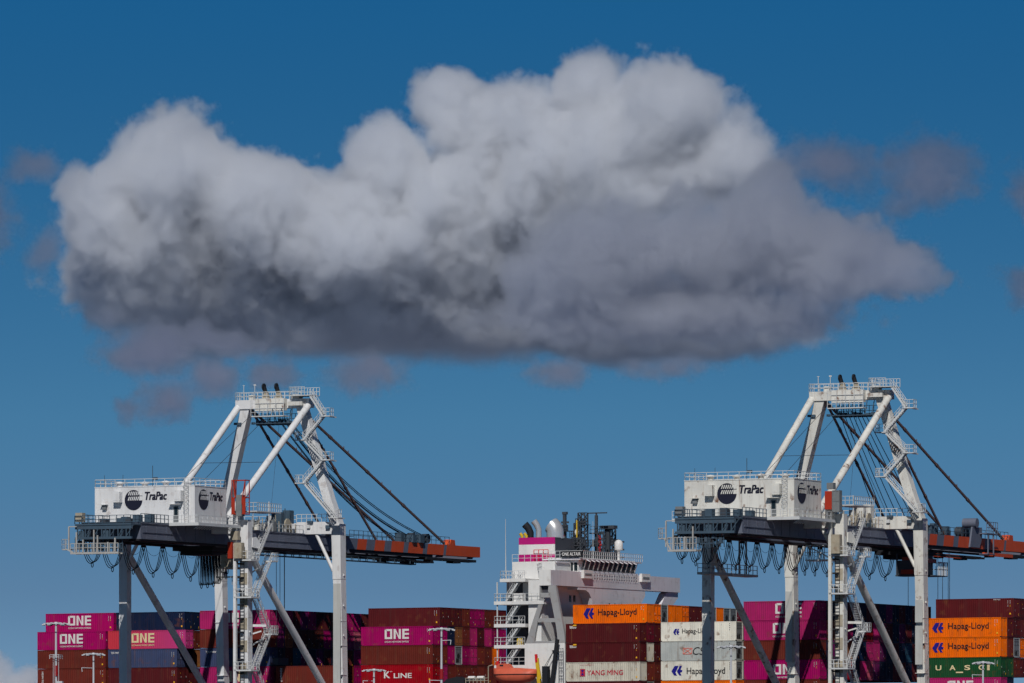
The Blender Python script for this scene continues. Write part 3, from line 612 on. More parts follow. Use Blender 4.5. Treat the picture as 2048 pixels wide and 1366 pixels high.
# ------------------------------------------------------------------ ship-to-shore cranes; local x along the quay, y towards the sea, z up
def crane(v,t,zs,label):
    root=link('quay_crane',None); root.matrix_world=Matrix.Translation(OS+S3*t-B3*20.5)@Matrix.Rotation(-TH,4,'Z')@Matrix.Diagonal((1,1,zs,1))
    tag(root,label,'crane','tall quay cranes')
    W=M['white'] if v==1 else M['white2']
    def part(name,mb,mats,par=None): return mb.build(name,mats,par or root)
    # ---- portal
    def seams(m_,x,y,a,b_):
        for z in (13.5,17.2,21.6,25.3,29.0,34.0): m_.box(x-a/2-.012,x+a/2+.012,y-b_/2-.012,y+b_/2+.012,z,z+.07)
        for z in (15.4,23.1,27.6,32.2): m_.box(x+a/2,x+a/2+.18,y-.3,y-.1,z,z+.22)
    for sx in (-10.2,10.2):
        l=MB(); l.post([(sx,-14.7,1.6,1.3,1.3),(sx,-14.7,39.6,1.35,1.35)]); seams(l,sx,-14.7,1.35,1.35); part('leg',l,W)
        l=MB(); l.post([(sx,16.2,1.6,1.1,1.6),(sx,14.75,31.6,1.35,1.65),(sx,14.7,31.65,1.4,1.7),(sx,14.4,40.0,1.55,1.8)]); seams(l,sx,14.95,1.33,1.7); part('leg',l,W)
        u=1 if sx>0 else -1
        l=MB(); l.post([(u*10.0,14.4,39.9,1.55,1.7),(u*8.9,14.0,43.6,1.4,1.55),(u*4.75,13.1,57.7,1.5,1.4)]); part('mast_leg',l,W)
        l=MB(); l.tube([(u*6.05,13.0,58.2),(u*5.6,-12.2,39.9)],.52,14); l.box(u*5.6-.9,u*5.6+.9,-13.4,-11.4,38.6,40.0); part('backstay',l,W)
        l=MB(); l.tube([(sx,-14.2,35.2),(sx,15.8,10.3)],.53,14); part('diagonal_brace',l,W)
        l=MB(); l.tube([(u*6.6,14.1,38.5),(u*9.5,14.1,32.9)],.27,10); part('knee_brace',l,W); l=MB(); l.tube([(u*7.3,-14.9,37.7),(u*9.6,-14.9,33.6)],.27,10); part('knee_brace',l,W)
        l=MB(); l.box(sx-.6,sx+.6,-15.4,17,8.4,10.2); l.box(sx-.6,sx+.6,-15.6,17.2,1.6,3.0); part('sill_beam',l,W)
        for y in (-14.7,16.2):
            g=MB()
            for k in (-3.2,-1.1,1.1,3.2):
                g.box(sx+k-.8,sx+k+.8,y-.35,y+.35,.55,1.5); g.tube([(sx+k,y-.3,.42),(sx+k,y+.3,.42)],.42,12)
            part('bogie',g,M['slate'])
    b=MB(); b.box(-9.52,9.52,-15.5,-14.0,37.6,39.7); b.prism([(7.7,39.7),(9.5,39.7),(9.5,40.9),(8.4,40.9)],(0,-15.4,0),(1,0,0),(0,0,1),(0,1.2,0)); part('portal_beam',b,W)
    b=MB(); b.prism([(3.4,38.2),(3.9,38.5),(9.42,38.5),(9.42,40.1),(8.3,40.35),(3.4,40.35)],(0,13.7,0),(1,0,0),(0,0,1),(0,1.5,0)); b.box(-9.42,3.4,13.75,15.15,38.5,40.2); part('portal_beam',b,W)
    # ---- apex
    a=MB(); a.box(-6.3,6.3,12.2,14.0,57.6,58.95); a.box(-6.36,-6.3,12.3,13.9,57.5,59.0); top=part('apex_beam',a,W)
    c=MB(); c.box(-2.4,2.6,11.3,12.2,57.2,59.0); c.box(3.0,5.4,11.6,12.2,57.9,58.5); c.box(3.2,4.6,12.3,13.5,58.95,59.6); c.box(-4.0,-3.2,12.3,13,58.95,59.7); part('sheave_housing',c,M['white2'],top)
    for x in (-1.6,.55):
        s_=MB(); s_.tube([(x-.12,12.6,60.9),(x+.12,12.6,60.9)],.52,16); s_.bar((x,12.6,60.9),(x+.55,12.6,59.2),.5,.5); part('sheave',s_,M['black'],top)
        s_=MB(); s_.prism([(x-.4,58.9),(x+1.2,58.9),(x+.75,60.2),(x+.35,60.2)],(0,12.3,0),(1,0,0),(0,0,1),(0,.25,0)); part('sheave_stand',s_,M['cream'],top)
    r=MB(); r.rail([(-6.3,12.2,58.95),(3.0,12.2,58.95)],1.15,.75,.07); r.rail([(-6.3,14,58.95),(4.0,14,58.95)],1.15,.9,.06); r.rail([(-6.3,12.2,58.95),(-6.3,14,58.95)],1.15,.6,.07)
    r.box(3.6,7.2,11.0,14.0,59.3,59.42); r.rail([(7.2,14,59.4),(3.6,14,59.4),(3.6,11,59.4),(6.2,11,59.4)],1.25,.5,.07)
    r.bar((-4.9,12.3,59),(-4.9,12.3,61.2),.08,.08); r.bar((-3.0,12.3,59),(-3.0,12.3,61.2),.08,.08); r.bar((-3.2,12.3,61.2),(-2.8,12.3,61.2),.08,.2); r.bar((-5.1,12.3,61.2),(-4.7,12.3,61.2),.06,.06)
    part('apex_railing',r,M['rail'],top)
    r=MB(); r.box(-2.7,2.9,10.5,12.2,56.25,56.4); r.rail([(-2.7,10.5,56.4),(2.9,10.5,56.4)],1.1,.7,.07); r.rail([(-2.7,10.5,57.5),(2.9,10.5,57.5)],1.5,1.4,.06)
    part('maintenance_cradle',r,M['rail'],top)
    r=MB(); rd=random.Random(v)
    r.box(-2.5,4.0,10.9,13.6,55.2,55.3)
    for i in range(9): x=-2.3+i*.75; r.bar((x,11+rd.random()*2,55.3),(x,11+rd.random()*2,57.5),.1,.1); r.box(x,x+.45,11.4,12.4,55.0,55.4+.5*rd.random())
    r.rail([(-2.5,13.6,55.3),(4.0,13.6,55.3)],1.5,.7,.07); r.bar((-6.6,12.4,55.4),(-5.4,12.4,55.4),.3,.35); r.bar((-3.6,12.4,55.4),(-3.1,12.4,55.4),.3,.35)
    part('rope_sheave_frame',r,M['teal'],top)
    # ---- stays and ropes
    for u in (-1,1):
        for yb,zb in ((38.5,38.5),(62.1,38.6)):
            s_=MB(); A=Vector((u*4.1,13.1,57.6)); Bp=Vector((u*4.1,yb,zb)); s_.bar(A,Bp,.24,.34)
            for f in (.2,.21,.45,.46,.7,.71): p=A+(Bp-A)*f; s_.bar(p,p+(Bp-A).normalized()*.5,.3,.44)
            for f in (.12,.3,.33,.56,.62): p=A+(Bp-A)*f; s_.bar(p,p+Vector((0,0,.55)),.1,.1)
            part('forestay',s_,M['stay'])
    if v==1: spec=[(1.0,50.5,39.3,1.9),(1.25,50.9,39.3,2.0),(2.0,54,39.3,2.3),(2.25,54.3,39.3,2.4),(2.5,54.7,39.3,2.4),(2.9,57,39.6,2.2),(3.2,57.4,39.6,2.2)]
    else: spec=[(-2.2+.8*i,29+.9*i,39.6,.15) for i in range(7)]
    rp=MB()
    for x,yb,zb,sg in spec:
        A=Vector((x*.8,12.6,56.0)); Bp=Vector((x,yb,zb)); rp.tube([A+(Bp-A)*(i/14)-Vector((0,0,4*sg*(i/14)*(1-i/14))) for i in range(15)],.065,6)
    part('hoist_rope',rp,M['rope'])
    rp=MB()
    rp.tube([(-5.85,-.2,48.9),(5.85,-.2,48.8)],.035,5)
    rp.tube([(-3.6,13,57.0),(-5.3,-11,43.6)],.035,5); rp.tube([(-1.5,12.6,56.0),(-4.0,-8,43.0)],.035,5)
    if v==2: rp.tube([(-1.5,12.6,56.0),(5.0,13.6,41.4)],.035,5)
    rp.tube([(1.0,12.6,55.0),(1.2,9,39.0)],.022,4)
    part('guy_wire',rp,M['rope'])
    # ---- girders, boom
    G=M['slate']
    for u in (-1,1):
        x0,x1=sorted((u*3.5,u*4.8)); g=MB(); g.box(x0,x1,-36.6,28.2,36.35,38.45); g.box(x0-.12,x1+.12,-36.6,28.2,38.45,38.6); g.box(x0-.1,x1+.1,-36.6,28.2,36.2,36.35)
        g.box(u*4.8-(.02 if u>0 else .1),u*4.8+(.1 if u>0 else .02),-36,28.0,37.15,37.25)
        for k in range(-12,10): yy=k*2.9; g.box(u*4.8-.03,u*4.8+.03,yy,yy+.1,36.36,38.44)
        girder=part('girder',g,G)
        g=MB(); g.box(u*3.2-.12,u*3.2+.12,-37,72.6,35.9,36.2); g.box(x0+.2,x1-.2,-36.6,28,35.95,36.195); part('trolley_rail',g,M['black'])
        # boom with warning stripes
        g=MB(); x0,x1=sorted((u*3.5,u*4.75)); z0,z1=36.75,38.42; yt=62.4
        if v==1: segs=[(28.25,1),(31.1,0),(34.1,1),(36.9,0),(40.2,1),(42.5,0),(46.7,1),(48.3,0),(53.4,1),(54.9,0),(60.6,1),(61.5,0)]
        else: segs=[(28.25,1),(31.2,0),(34.1,1),(36.8,0),(40.6,1),(42.5,0),(46.7,1),(47.6,0),(53.1,1),(55.2,0),(60.9,1),(61.7,0)]
        cuts=[c for c,_ in segs]+[73.5]; sl=.45
        def web(xa,flip):
            for i in range(len(segs)):
                a0,a1=cuts[i],cuts[i+1]; s0=sl if i else 0; s1=sl if i+1<len(segs) else 0
                q=[(xa,a0-s0/2,z0),(xa,a1-s1/2,z0),(xa,a1+s1/2,z1),(xa,a0+s0/2,z1)]
                g.add(q,[(0,1,2,3) if not flip else (3,2,1,0)],segs[i][1])
        web(x1,False); web(x0,True)
        g.add([(x0,cuts[0],z1),(x1,cuts[0],z1),(x1,cuts[-1],z1),(x0,cuts[-1],z1)],[(0,1,2,3)],1)
        g.add([(x0,cuts[0],z0),(x1,cuts[0],z0),(x1,cuts[-1],z0),(x0,cuts[-1],z0)],[(3,2,1,0)],2)
        g.add([(x0,cuts[-1],z0),(x1,cuts[-1],z0),(x1,cuts[-1],z1),(x0,cuts[-1],z1)],[(0,1,2,3)],0)
        g.add([(x0,cuts[0],z0),(x1,cuts[0],z0),(x1,cuts[0],z1),(x0,cuts[0],z1)],[(3,2,1,0)],1)
        g.prism([(62.7,38.43),(64.7,38.43),(64.5,39.25),(63.2,39.3)],(x0,0,0),(0,1,0),(0,0,1),(x1-x0,0,0),0)
        g.box(x0+.15,x1-.15,28.3,57,36.25,36.74,2)
        g.box(x0-.05,x1+.06,54.5,72,35.9,36.3,2); g.box(x0-.05,x1+.06,56,56.8,35.6,35.9,2); g.box(x0-.05,x1+.06,64,66.4,35.6,35.9,2)
        if v==2: g.box(x1+.02,x1+.4,52,63.5,35.75,36.25,0)
        part('boom',g,[M['orange'],G,M['black']])
    for y in list(range(-36,28,8))+[30,38.5,46,54,62,72.6]: g=MB(); g.box(-3.49,3.49,y,y+.8,36.5,38.0); part('cross_tie',g,G)
    r=MB(); r.rail([(4.75,28.4,38.44),(4.75,62.5,38.44)],1.2,1.55,.07); r.rail([(-4.75,28.4,38.44),(-4.75,62.5,38.44)],1.2,2.2,.07)
    r.box(4.3,5.6,20,28.2,38.62,38.7); part('boom_railing',r,M['teal'])
    rd=random.Random(10+v)
    for k in range(12 if v==1 else 22):
        e=MB()
        y=(49 if v==1 else 26)+rd.random()*(10 if v==1 else 26); x=1.5+rd.random()*2.4; e.box(x,x+.4+rd.random()*.8,y,y+.5+rd.random()*1.1,38.45,38.9+rd.random()*(1.1 if v==1 else 1.7)); part('boom_winch_gear',e,M['teal'])
    for y in ((52.5,57.5) if v==1 else (28,33,47)): e=MB(); e.tube([(2.6,y,39.3),(3.6,y,39.3)],.75,14); part('rope_drum',e,M['mast'])
    if v==2:
        e=MB(); e.prism([(46.4,36.9),(50.2,36.9),(51.2,38.2),(51.2,40.0),(47.4,40.0)],(4.8,0,0),(0,1,0),(0,0,1),(.25,0,0)); e.tube([(5.4,48.4,40.6),(3.2,48.4,40.6)],.75,16); e.box(4.8,6.2,50.2,54.6,39.0,39.15); e.rail([(6.2,50.2,39.15),(6.2,54.6,39.15)],1.7,.9,.08)
        for y in (51.0,53.2): e.bar((6.1,y,35.9),(6.1,y,39.0),.16,.16)
        e.box(4.8,6.2,50.6,53.6,35.9,36.02); part('boom_latch_frame',e,G)
    else:
        wk=MB()
        for z in (35.25,36.05): wk.bar((0,2,z),(0,58.2,z),.14,.14); wk.bar((1,2,z),(1,58.2,z),.14,.14)
        wk.box(0,1,2,58.2,35.16,35.22)
        for i in range(24): y=2+i*56.2/23; wk.bar((0,y,35.2),(0,y,36.05),.1,.1); wk.bar((1,y,35.2),(1,y,36.05),.1,.1)
        part('trolley_walkway',wk,M['teal'])
    # ---- machine house
    h=MB(); h.box(-8.35,8.35,-26.9,-17.4,38.8,44.15); h.box(-8.4,8.4,-26.95,-17.35,44.15,44.25)
    for i in range(1,12): h.box(-8.37,-8.36+i*1e-3,-26.9,-17.4,38.9,38.92)
    house=part('machine_house',h,W)
    rf=MB(); rf.rail([(-8.3,-17.45,44.25),(-8.3,-26.85,44.25),(8.3,-26.85,44.25),(8.3,-17.45,44.25),(-8.3,-17.45,44.25)],1.08,1.6,.075); part('roof_railing',rf,M['rail'],house)
    for x,y in ((-5.2,-25),(-1.6,-24),(2.6,-25.2),(5.8,-24.2)):
        q=MB(); q.lathe([(.42,0),(.42,.45),(.72,.5),(.66,.72),(.01,.85)],(x,y,44.25),14); part('roof_vent',q,W,house)
    q=MB(); q.bar((.6,-25.6,44.2),(.6,-25.6,47.3),.07,.07); q.box(.6,1.3,-25.7,-25.3,45.2,45.6); q.bar((-6.9,-26.6,44.2),(-6.9,-26.6,46.0),.05,.05); q.bar((-3.8,-26.6,44.2),(-3.8,-26.6,46.0),.05,.05); part('aerial',q,M['teal'],house)
    for x in (-4.87,5.35):
        q=MB(); q.box(x,x+1.16,-27.83,-26.9,41.95,43.5); q.box(x+.15,x+1.0,-27.85,-27.83,42.2,43.2); part('air_conditioner',q,W,house)
    q=MB(); q.box(-7.15,-6.1,-27.6,-26.9,41.62,41.7); q.box(-6.95,-6.3,-27.3,-26.9,40.95,41.5,1); part('vent_hood',q,[W,M['louvre']],house)
    q=MB(); q.box(4.85,5.65,-26.95,-26.9,38.95,41.25); door=part('door',q,M['louvre'],house)
    q=MB(); q.box(5.0,5.5,-26.98,-26.95,39.95,41.1); part('window',q,M['glass'],door)
    q=MB(); q.box(4.3,6.3,-27.7,-26.9,41.5,41.58); part('door_canopy',q,W,house)
    q=MB(); 
    for x in (6.75,7.4): q.bar((x,-27.2,39),(x,-27.2,45.2),.07,.07)
    for i in range(20): q.bar((6.75,-27.2,39+i*.3),(7.4,-27.2,39+i*.3),.05,.05)
    for i in range(7):
        z=41+i*.6; pts=[(7.08+.42*math.cos(a),-27.2-.75*math.sin(a)*1.0,z) for a in [math.pi*j/6 for j in range(7)]]; q.tube(pts,.035,4)
    part('ladder',q,M['rail'],house)
    def emblem(o,ex,en):
        e=MB(); O=Vector(o); X=Vector(ex); Z=Vector((0,0,1)); n=40; rr=1.48
        k=Vector(en)
        e.prism([(rr*math.cos(2*math.pi*i/n),rr*math.sin(2*math.pi*i/n)) for i in range(n)],O,X,Z,k*.012,0)
        e.prism([(.98,-.06),(1.5,-.06),(1.5,1.15),(.86,1.22),(1.02,.72)],O+k*.02,X,Z,k*.012,1)
        for y0,y1,x0,m_ in ((.7,1.24,-.9,6),(-.04,.5,-.95,7)):
            for i in range(m_):
                a=x0+i*.31; e.prism([(a,y0),(a+.16,y0),(a+.16+.2,y1),(a+.2,y1)],O+k*.024,X,Z,k*.012,1)
        e.prism([(.35,.56),(1.5,.56),(1.5,.64),(.35,.64)],O+k*.028,X,Z,k*.012,0)
        part('emblem',e,[M['ink'],W],house)
    emblem((-1.84,-26.93,42.26),(1,0,0),(0,-1,0)); emblem((8.38,-24.35,42.26),(0,1,0),(1,0,0))
    tx=MB(); put_text(tx,'TraPac',(.1,-26.93,42.25),(3.6,0,0),(0,0,1.15),shear=.22,bold=.045); part('lettering',tx,M['ink'],house)
    tx=MB(); put_text(tx,'TraPac',(8.38,-22.4,42.25),(0,3.8,0),(0,0,1.15),shear=.22,bold=.045); part('lettering',tx,M['ink'],house)
    # walkways round the house
    wk=MB(); wk.box(-9.6,9.7,-28.3,-26.96,38.6,38.72); wk.box(8.42,9.7,-26.95,-15.6,38.6,38.72); wk.box(-9.6,9.7,-28.35,-28.25,38.35,38.78); wk.box(9.65,9.75,-28.3,-15.6,38.35,38.78)
    for i in range(16): y=-27.5+i*.75; wk.bar((9.7,y,38.5),(8.4,y+.3,37.9),.1,.1)
    wk.rail([(-9.6,-28.25,38.72),(9.65,-28.25,38.72),(9.65,-15.6,38.72)],1.12,1.4,.065); part('walkway',wk,M['rail'])
    # ---- landward end: drive platforms
    T=M['teal']; e=MB(); rd=random.Random(31+v); dx=0 if v==1 else 1.2
    e.box(-4.4+dx*.3,4.9,-39.6,-36.7,38.15,38.4); e.box(-5.0,4.9,-36.7,-28.4,38.62,38.72)
    e.rail([(4.85,-28.5,38.72),(4.85,-36.6,38.72)],1.15,1.1,.08); e.rail([(4.85,-36.8,38.4),(4.85,-39.55,38.4),(-4.4+dx*.3,-39.55,38.4),(-4.4+dx*.3,-36.8,38.4)],1.15,1.15,.085)
    e.rail([(-4.95,-28.5,38.72),(-4.95,-36.6,38.72)],1.15,1.6,.07)
    e.box(-4.4+dx*.3,4.9,-39.5,-39.1,36.15,36.5); e.box(-4.4+dx*.3,4.9,-39.5,-39.2,37.6,38.15)
    part('end_platform',e,T)
    for i in range(7):
        e=MB(); x=-3.9+dx*.3+i*1.35
        if i in (0,3) : e.box(x,x+.9,-39.35,-38.9,36.5,37.4)
        elif i%2: e.prism([(0,0),(.4,0),(.7,1.0),(.2,1.0)],(x,-39.3,36.5),(1,0,0),(0,0,1),(0,.5,0))
        e.bar((x-.15,-39.4,36.2),(x-.15,-39.4,38.2),.16,.14); e.bar((x-.15,-39.4,36.5),(x+1.0,-39.4,38.1),.1,.1); e.bar((x+.4,-39.45,36.5),(x+.5,-39.45,38.1),.09,.09)
        part('drive_gear',e,T)
    for i in range(6):
        e=MB(); x=-2.6+i*1.2; hh=.5+rd.random()*.7; y=-36.4+rd.random()*4; e.box(x,x+1.0,y,y+1.2,38.72,38.72+hh); part('winch_motor',e,T if i%3 else M['mast'])
    e=MB(); e.box(-4.4+dx*.3,-3.3+dx*.3,-39.4,-38.4,38.7,40.0); part('resistor_box',e,M['louvre'] if v==2 else M['cream'])
    # hanging service cage under the girder ends
    e=MB(); R_=M['rail2']
    x0,x1=(-5.0,2.9) if v==1 else (-5.0,-.7); zf=34.3 if v==1 else 33.95
    e.box(x0,x1,-39.8,-39.55,zf-.28,zf); e.box(x0,x1,-38.3,-38.1,zf-.28,zf)
    for k in range(16): xk=x0+(x1-x0)*k/15; e.bar((xk,-39.7,zf-.1),(xk,-38.2,zf-.1),.14,.08)
    e.rail([(x0,-39.75,zf),(x1,-39.75,zf)],1.25 if v==1 else 1.7,.75 if v==1 else .5,.085,mid=2); e.rail([(x0,-38.2,zf),(x1,-38.2,zf)],1.3,1.2,.07)
    e.box(x0-1.5,x0-.2,-39.6,-38.4,zf+.35 if v==1 else zf+1.5,zf+.5 if v==1 else zf+1.65); zo=zf+.5 if v==1 else zf+1.65
    e.rail([(x0-.3,-39.6,zo),(x0-1.5,-39.6,zo),(x0-1.5,-38.4,zo)],1.4,.55,.065); e.bar((x0-.5,-39.7,zo-.1),(x0+.4,-39.7,zf),.16,.2)
    for i,x in enumerate((-4.0,-2.9,-1.1,-.5,1.2,2.4) if v==1 else (-4.2,-2.4,-1.2)): e.bar((x,-39.75,zf),(x,-39.75,zf+(2.9,1.8,3.2,2.4,1.4,2.0)[i]),.18,.18)
    e.bar((x0-.3,-39.7,zf+.4),(x0-.3,-39.7,38.0),.16,.18); e.bar((x0-.3,-39.7,38.0),(x0+1.0,-39.7,38.0),.14,.14)
    part('service_cage',e,R_)
    e=MB()
    ys=[(-4.6+i*.55,-38.8) for i in range(15)]
    for k,(x,y) in enumerate(ys):
        e.bar((x,y,34.2),(x+.3*(rd.random()-.5),y+.5*(rd.random()-.5),36.3),.1,.12)
        if k%2: e.box(x-.2,x+.25,y-.2,y+.2,34.7+rd.random(),35.3+rd.random())
    A,Bq=ys[0],ys[-1]
    for z in (34.8,35.5,36.2): e.bar((A[0],A[1],z),(Bq[0],Bq[1],z),.12,.12)
    part('cable_rack',e,T)
    if v==2:
        e=MB(); e.box(-6.4,-4.4,-26.9,-10.4,30.85,31.2); e.rail([(-4.5,-26.8,31.2),(-4.5,-10.5,31.2)],1.25,1.5,.09,mid=2); e.rail([(-6.35,-26.8,31.2),(-6.35,-20,31.2)],1.25,1.8,.08)
        for y in (-12.9,-10.5): e.bar((-6.2,y,31.2),(-6.2,y,36.3),.2,.2)
        for i in range(14): e.bar((-6.2,-12.9,31.5+i*.36),(-6.2,-12.2,31.5+i*.36),.05,.05)
        part('hanging_platform',e,R_)
    # ---- festoon cables
    FS=-5.5; fr=MB(); fr.bar((FS,-36.5,36.05),(FS,9 if v==1 else 43,36.05),.14,.14)
    for i in range(22 if v==1 else 38): y=-36+i*2.05; fr.bar((FS,y,36.05),(-4.5,y,36.3),.09,.09)
    part('festoon_rail',fr,M['black'])
    if v==1: hang=[-35.4,-29.8,-23.6,-17.5,-11.7,-5.9,-.5]; deps=[3.0,3.5,3.7,4.0,4.0,4.3]
    else: hang=[-36.3,-31.6,-27.1,-22.8,-18,-13.4,-8.3,-3,2,7,10.6,14.3,19.5,24.7,30,35.7,42.1]; deps=[3.2,3.4,3.5]+[3.7]*13+[4.0]
    for i in range(len(hang)-1):
        y0,y1=hang[i]+.18,hang[i+1]-.18; d=deps[i]; lp=MB(); z0=35.9
        for k,off in enumerate((-.2,.0,.22)):
            dd=d*(1-.05*k); pts=[]
            for j in range(15):
                a=j/14; u_=2*a-1; hgt=dd*(1-abs(u_)**2.3); pts.append((FS+off,y0+(y1-y0)*(a+.12*off),z0-hgt))
            lp.tube(pts,.06,5)
        pts=[(FS+.1,y0+(y1-y0)*j/10,z0-1.35*(1-(2*j/10-1)**2)) for j in range(11)]; lp.tube(pts,.025,4)
        ym=(y0+y1)/2; ring=[(FS,ym+.3*math.cos(a),z0-d-.15+.4*math.sin(a)) for a in [2*math.pi*j/10 for j in range(11)]]; lp.tube(ring,.06,5)
        lp.box(FS-.3,FS+.3,hang[i]-.22,hang[i]+.22,35.7,36.1)
        part('festoon_loop',lp,M['black'])
    if v==1:
        rd=random.Random(5)
        for i in range(9):
            lp=MB(); y=.1+i*.95; d=4.9-.1*i+rd.random()*.5; d=d if i<5 else d-1.3*(i>6)
            for off in (-.25,.05,.3):
                pts=[(FS+off,y+.36*math.sin(math.pi*(j/12-.5)),35.8-d*(1-abs(2*j/12-1)**3)) for j in range(13)]; lp.tube(pts,.06,5)
            if i%2==0: lp.tube([(FS,y+.3*math.cos(2*math.pi*j/10),35.7-d+.4*math.sin(2*math.pi*j/10)) for j in range(11)],.06,5)
            lp.box(FS-.3,FS+.3,y-.25,y+.25,35.6,36.1); part('festoon_loop',lp,M['black'])
    # ---- trolley and cab
    ty=-9.5 if v==1 else 33.0
    tr=MB(); tr.box(-3.4,3.4,ty-3,ty+4,35.3,35.85); tr.box(-2.6,2.6,ty-2,ty+2.4,34.7,35.3)
    for y in (ty-2.4,ty+3.2): tr.tube([(-3.4,y,35.75),(3.4,y,35.75)],.3,10)
    trolley=part('trolley',tr,M['black'])
    cb=MB()
    if v==1:
        cb.box(4.6,7.6,-13.5,-9.0,32.55,32.8); cb.rail([(7.55,-13.4,32.8),(7.55,-9.0,32.8),(4.7,-9,32.8)],1.15,.9,.07)
        for y in (-13.2,-11.5,-10): cb.bar((7.0,y,32.8),(7.0,y,35.6),.16,.16)
        cb.box(5.0,6.4,-13.0,-10.6,32.8,34.6); cb.box(4.6,9.0,-13.6,-13.3,31.2,31.4); cb.rail([(9.0,-13.5,30.1),(7.2,-13.5,30.1)],1.3,.6,.07)
        part('operator_cab',cb,M['cream'],trolley)
    else:
        cb.box(.4,3.6,28.6,31.6,32.0,32.2); cb.rail([(3.6,28.6,32.2),(3.6,31.6,32.2)],1.2,.5,.08)
        for y in (28.7,31.4): cb.bar((3.4,y,32.2),(3.4,y,35.4),.2,.2); cb.bar((.6,y,32.2),(.6,y,35.4),.2,.2)
        cb.box(.6,3.2,29.0,31.0,32.2,34.4); cb.box(.4,3.6,35.6,41.0,32.2,32.35); cb.box(1,3,34.4,36.8,32.3,35.3); part('operator_cab',cb,M['mast'],trolley)
        cb=MB(); cb.box(1.2,3.5,29.2,30.4,33.6,34.9); cb.box(1.2,3.55,28.8,29.3,32.3,33.0); part('cab_panel',cb,M['red'],trolley)
        cb=MB(); cb.box(.8,3.5,33.8,37.0,34.2,34.8); part('cab_panel',cb,M['red'],trolley)
        cb=MB(); cb.rail([(3.6,37.4,32.35),(3.6,41.0,32.35),(.6,41.0,32.35)],2.0,.6,.1); cb.bar((-5.4,42,35.6),(-1,33,35.2),.35,.35); part('cab_cage',cb,M['rail'],trolley)
    rp=MB()
    L=[(-4.3,21.6),(-4.2,22.6),(-4.0,23.6),(-4.1,23.9)] if v==1 else [(.2,45.6),(.3,47.2),(.4,49.2),(.3,50),(0,34.5)]
    for x,y in L: rp.tube([(x,y,36.2),(x,y,20.0 if v==1 else 24)],.045,5)
    part('hoist_rope',rp,M['rope'])
    hb=MB(); x,y=(-4.15,22.7) if v==1 else (.3,47.8); zb=18.95 if v==1 else 23.2; hb.box(x-.5,x+.5,y-1.6,y+1.6,zb,zb+1.05); part('head_block',hb,M['mast'])
    # ---- machinery on the girders between the legs
    rd=random.Random(50+v)
    for i in range(24):
        e=MB(); y=-6+rd.random()*18; x=2.2+rd.random()*2.2; hgt=.4+rd.random()*1.2; wx=.3+rd.random()*.8; wy=.35+rd.random()*.8
        e.box(x,x+wx,y,y+wy,38.62,38.62+hgt)
        for q in range(2): yy=y+wy*rd.random(); e.bar((x+wx,yy,38.62),(x+wx,yy,38.62+hgt+rd.random()*1.0),.09,.09)
        e.bar((x,y,38.62+hgt),(x+wx,y+wy,38.62+hgt+.3),.12,.12)
        part('rope_tensioner_gear',e,[M['cream'],M['white2'],M['teal'],M['louvre']][i%4])
    for i in range(14): e=MB(); y=-6+i*1.3; e.bar((4.7,y,38.6),(4.7,y,39.4+rd.random()*1.6),.12,.12); part('stanchion',e,M['cream'])
    e=MB(); e.tube([(3.6,8.4,39.8),(4.8,8.4,39.8)],.9,14); part('rope_drum',e,M['cream'])
    e=MB(); e.tube([(3.6,4.6,38.62),(3.6,4.6,41.0)],.4,12); part('standpipe',e,M['white2'])
    e=MB(); e.box(2.9,4.6,6.6,7.6,38.62,41.6); e.box(3.2,4.4,9.6,11.0,40.0,42.0); e.bar((4.6,7.8,38.6),(4.6,7.8,42.2),.12,.12); e.bar((4.6,9.2,38.6),(4.6,9.2,42),.12,.12); part('control_cabinet',e,T if v==1 else W)
    e=MB(); e.rail([(4.9,-12,38.62),(4.9,13,38.62)],1.15,1.1,.07); e.rail([(3.4,13.75,40.36),(9.4,13.75,40.36)],1.15,.8,.075); e.rail([(-9.4,13.8,40.2),(3.4,13.8,40.2)],1.15,1.3,.07); e.rail([(-9.4,-15.5,39.7),(7.4,-15.5,39.7)],1.15,1.3,.07)
    e.rail([(9.2,-15.4,40.95),(12.4,-15.4,40.95),(12.4,-8,40.95)],1.15,.7,.07); e.box(9.0,12.4,-15.4,-8,40.75,40.9)
    for x in (5.3,8.6): e.box(x,x+.5,13.4,13.7,39.4,39.9)
    e.bar((5.0,2,39),(5.0,2,43.0),.14,.14); e.bar((5.0,-3,39),(5.0,-3,42.6),.1,.1)
    part('deck_railing',e,M['rail'])
    e=MB(); e.box(5.4,6.3,13.3,13.69,40.2,40.5); e.box(8.55,9.2,13.3,13.65,39.3,39.8); part('floodlight',e,M['teal'])
    # ---- mast stairs in front of the right mast leg
    y=11.6; P=[(7.0,y,59.3),(9.2,y,56.2),(5.9,y,52.7),(9.2,y,49.6),(5.9,y,46.2),(10.6,y+.6,40.9)]
    for i in range(5):
        s_=MB(); s_.stairs(P[i+1],P[i],(0,1,0),.85)
        q=P[i+1]; u=1 if i in(0,2,4) else -1; xx=sorted((q[0]-u*.3,q[0]+u*1.35)); s_.box(xx[0],xx[1],y-.6,y+.6,q[2]-.14,q[2])
        edge=q[0]+u*1.3; s_.rail([(q[0],y-.55,q[2]),(edge,y-.55,q[2]),(edge,y+.55,q[2])],1.15,.55,.07); s_.bar((edge-u*.6,y+.6,q[2]-.1),(edge-u*.6,14.2,q[2]-.1),.16,.2)
        part('stair_flight',s_,M['rail'])
    # ---- lift tower and stairs on the right landside leg
    t_=MB(); t_.box(9.0,9.42,-16.5,-16.0,3,38.6); part('lift_mast',t_,W)
    t_=MB()
    for x in (9.75,10.4): t_.bar((x,-15.75,4),(x,-15.75,36),.07,.07)
    for i in range(64): t_.bar((9.75,-15.75,4+i*.5),(10.4,-15.75,4+i*.5),.06,.06)
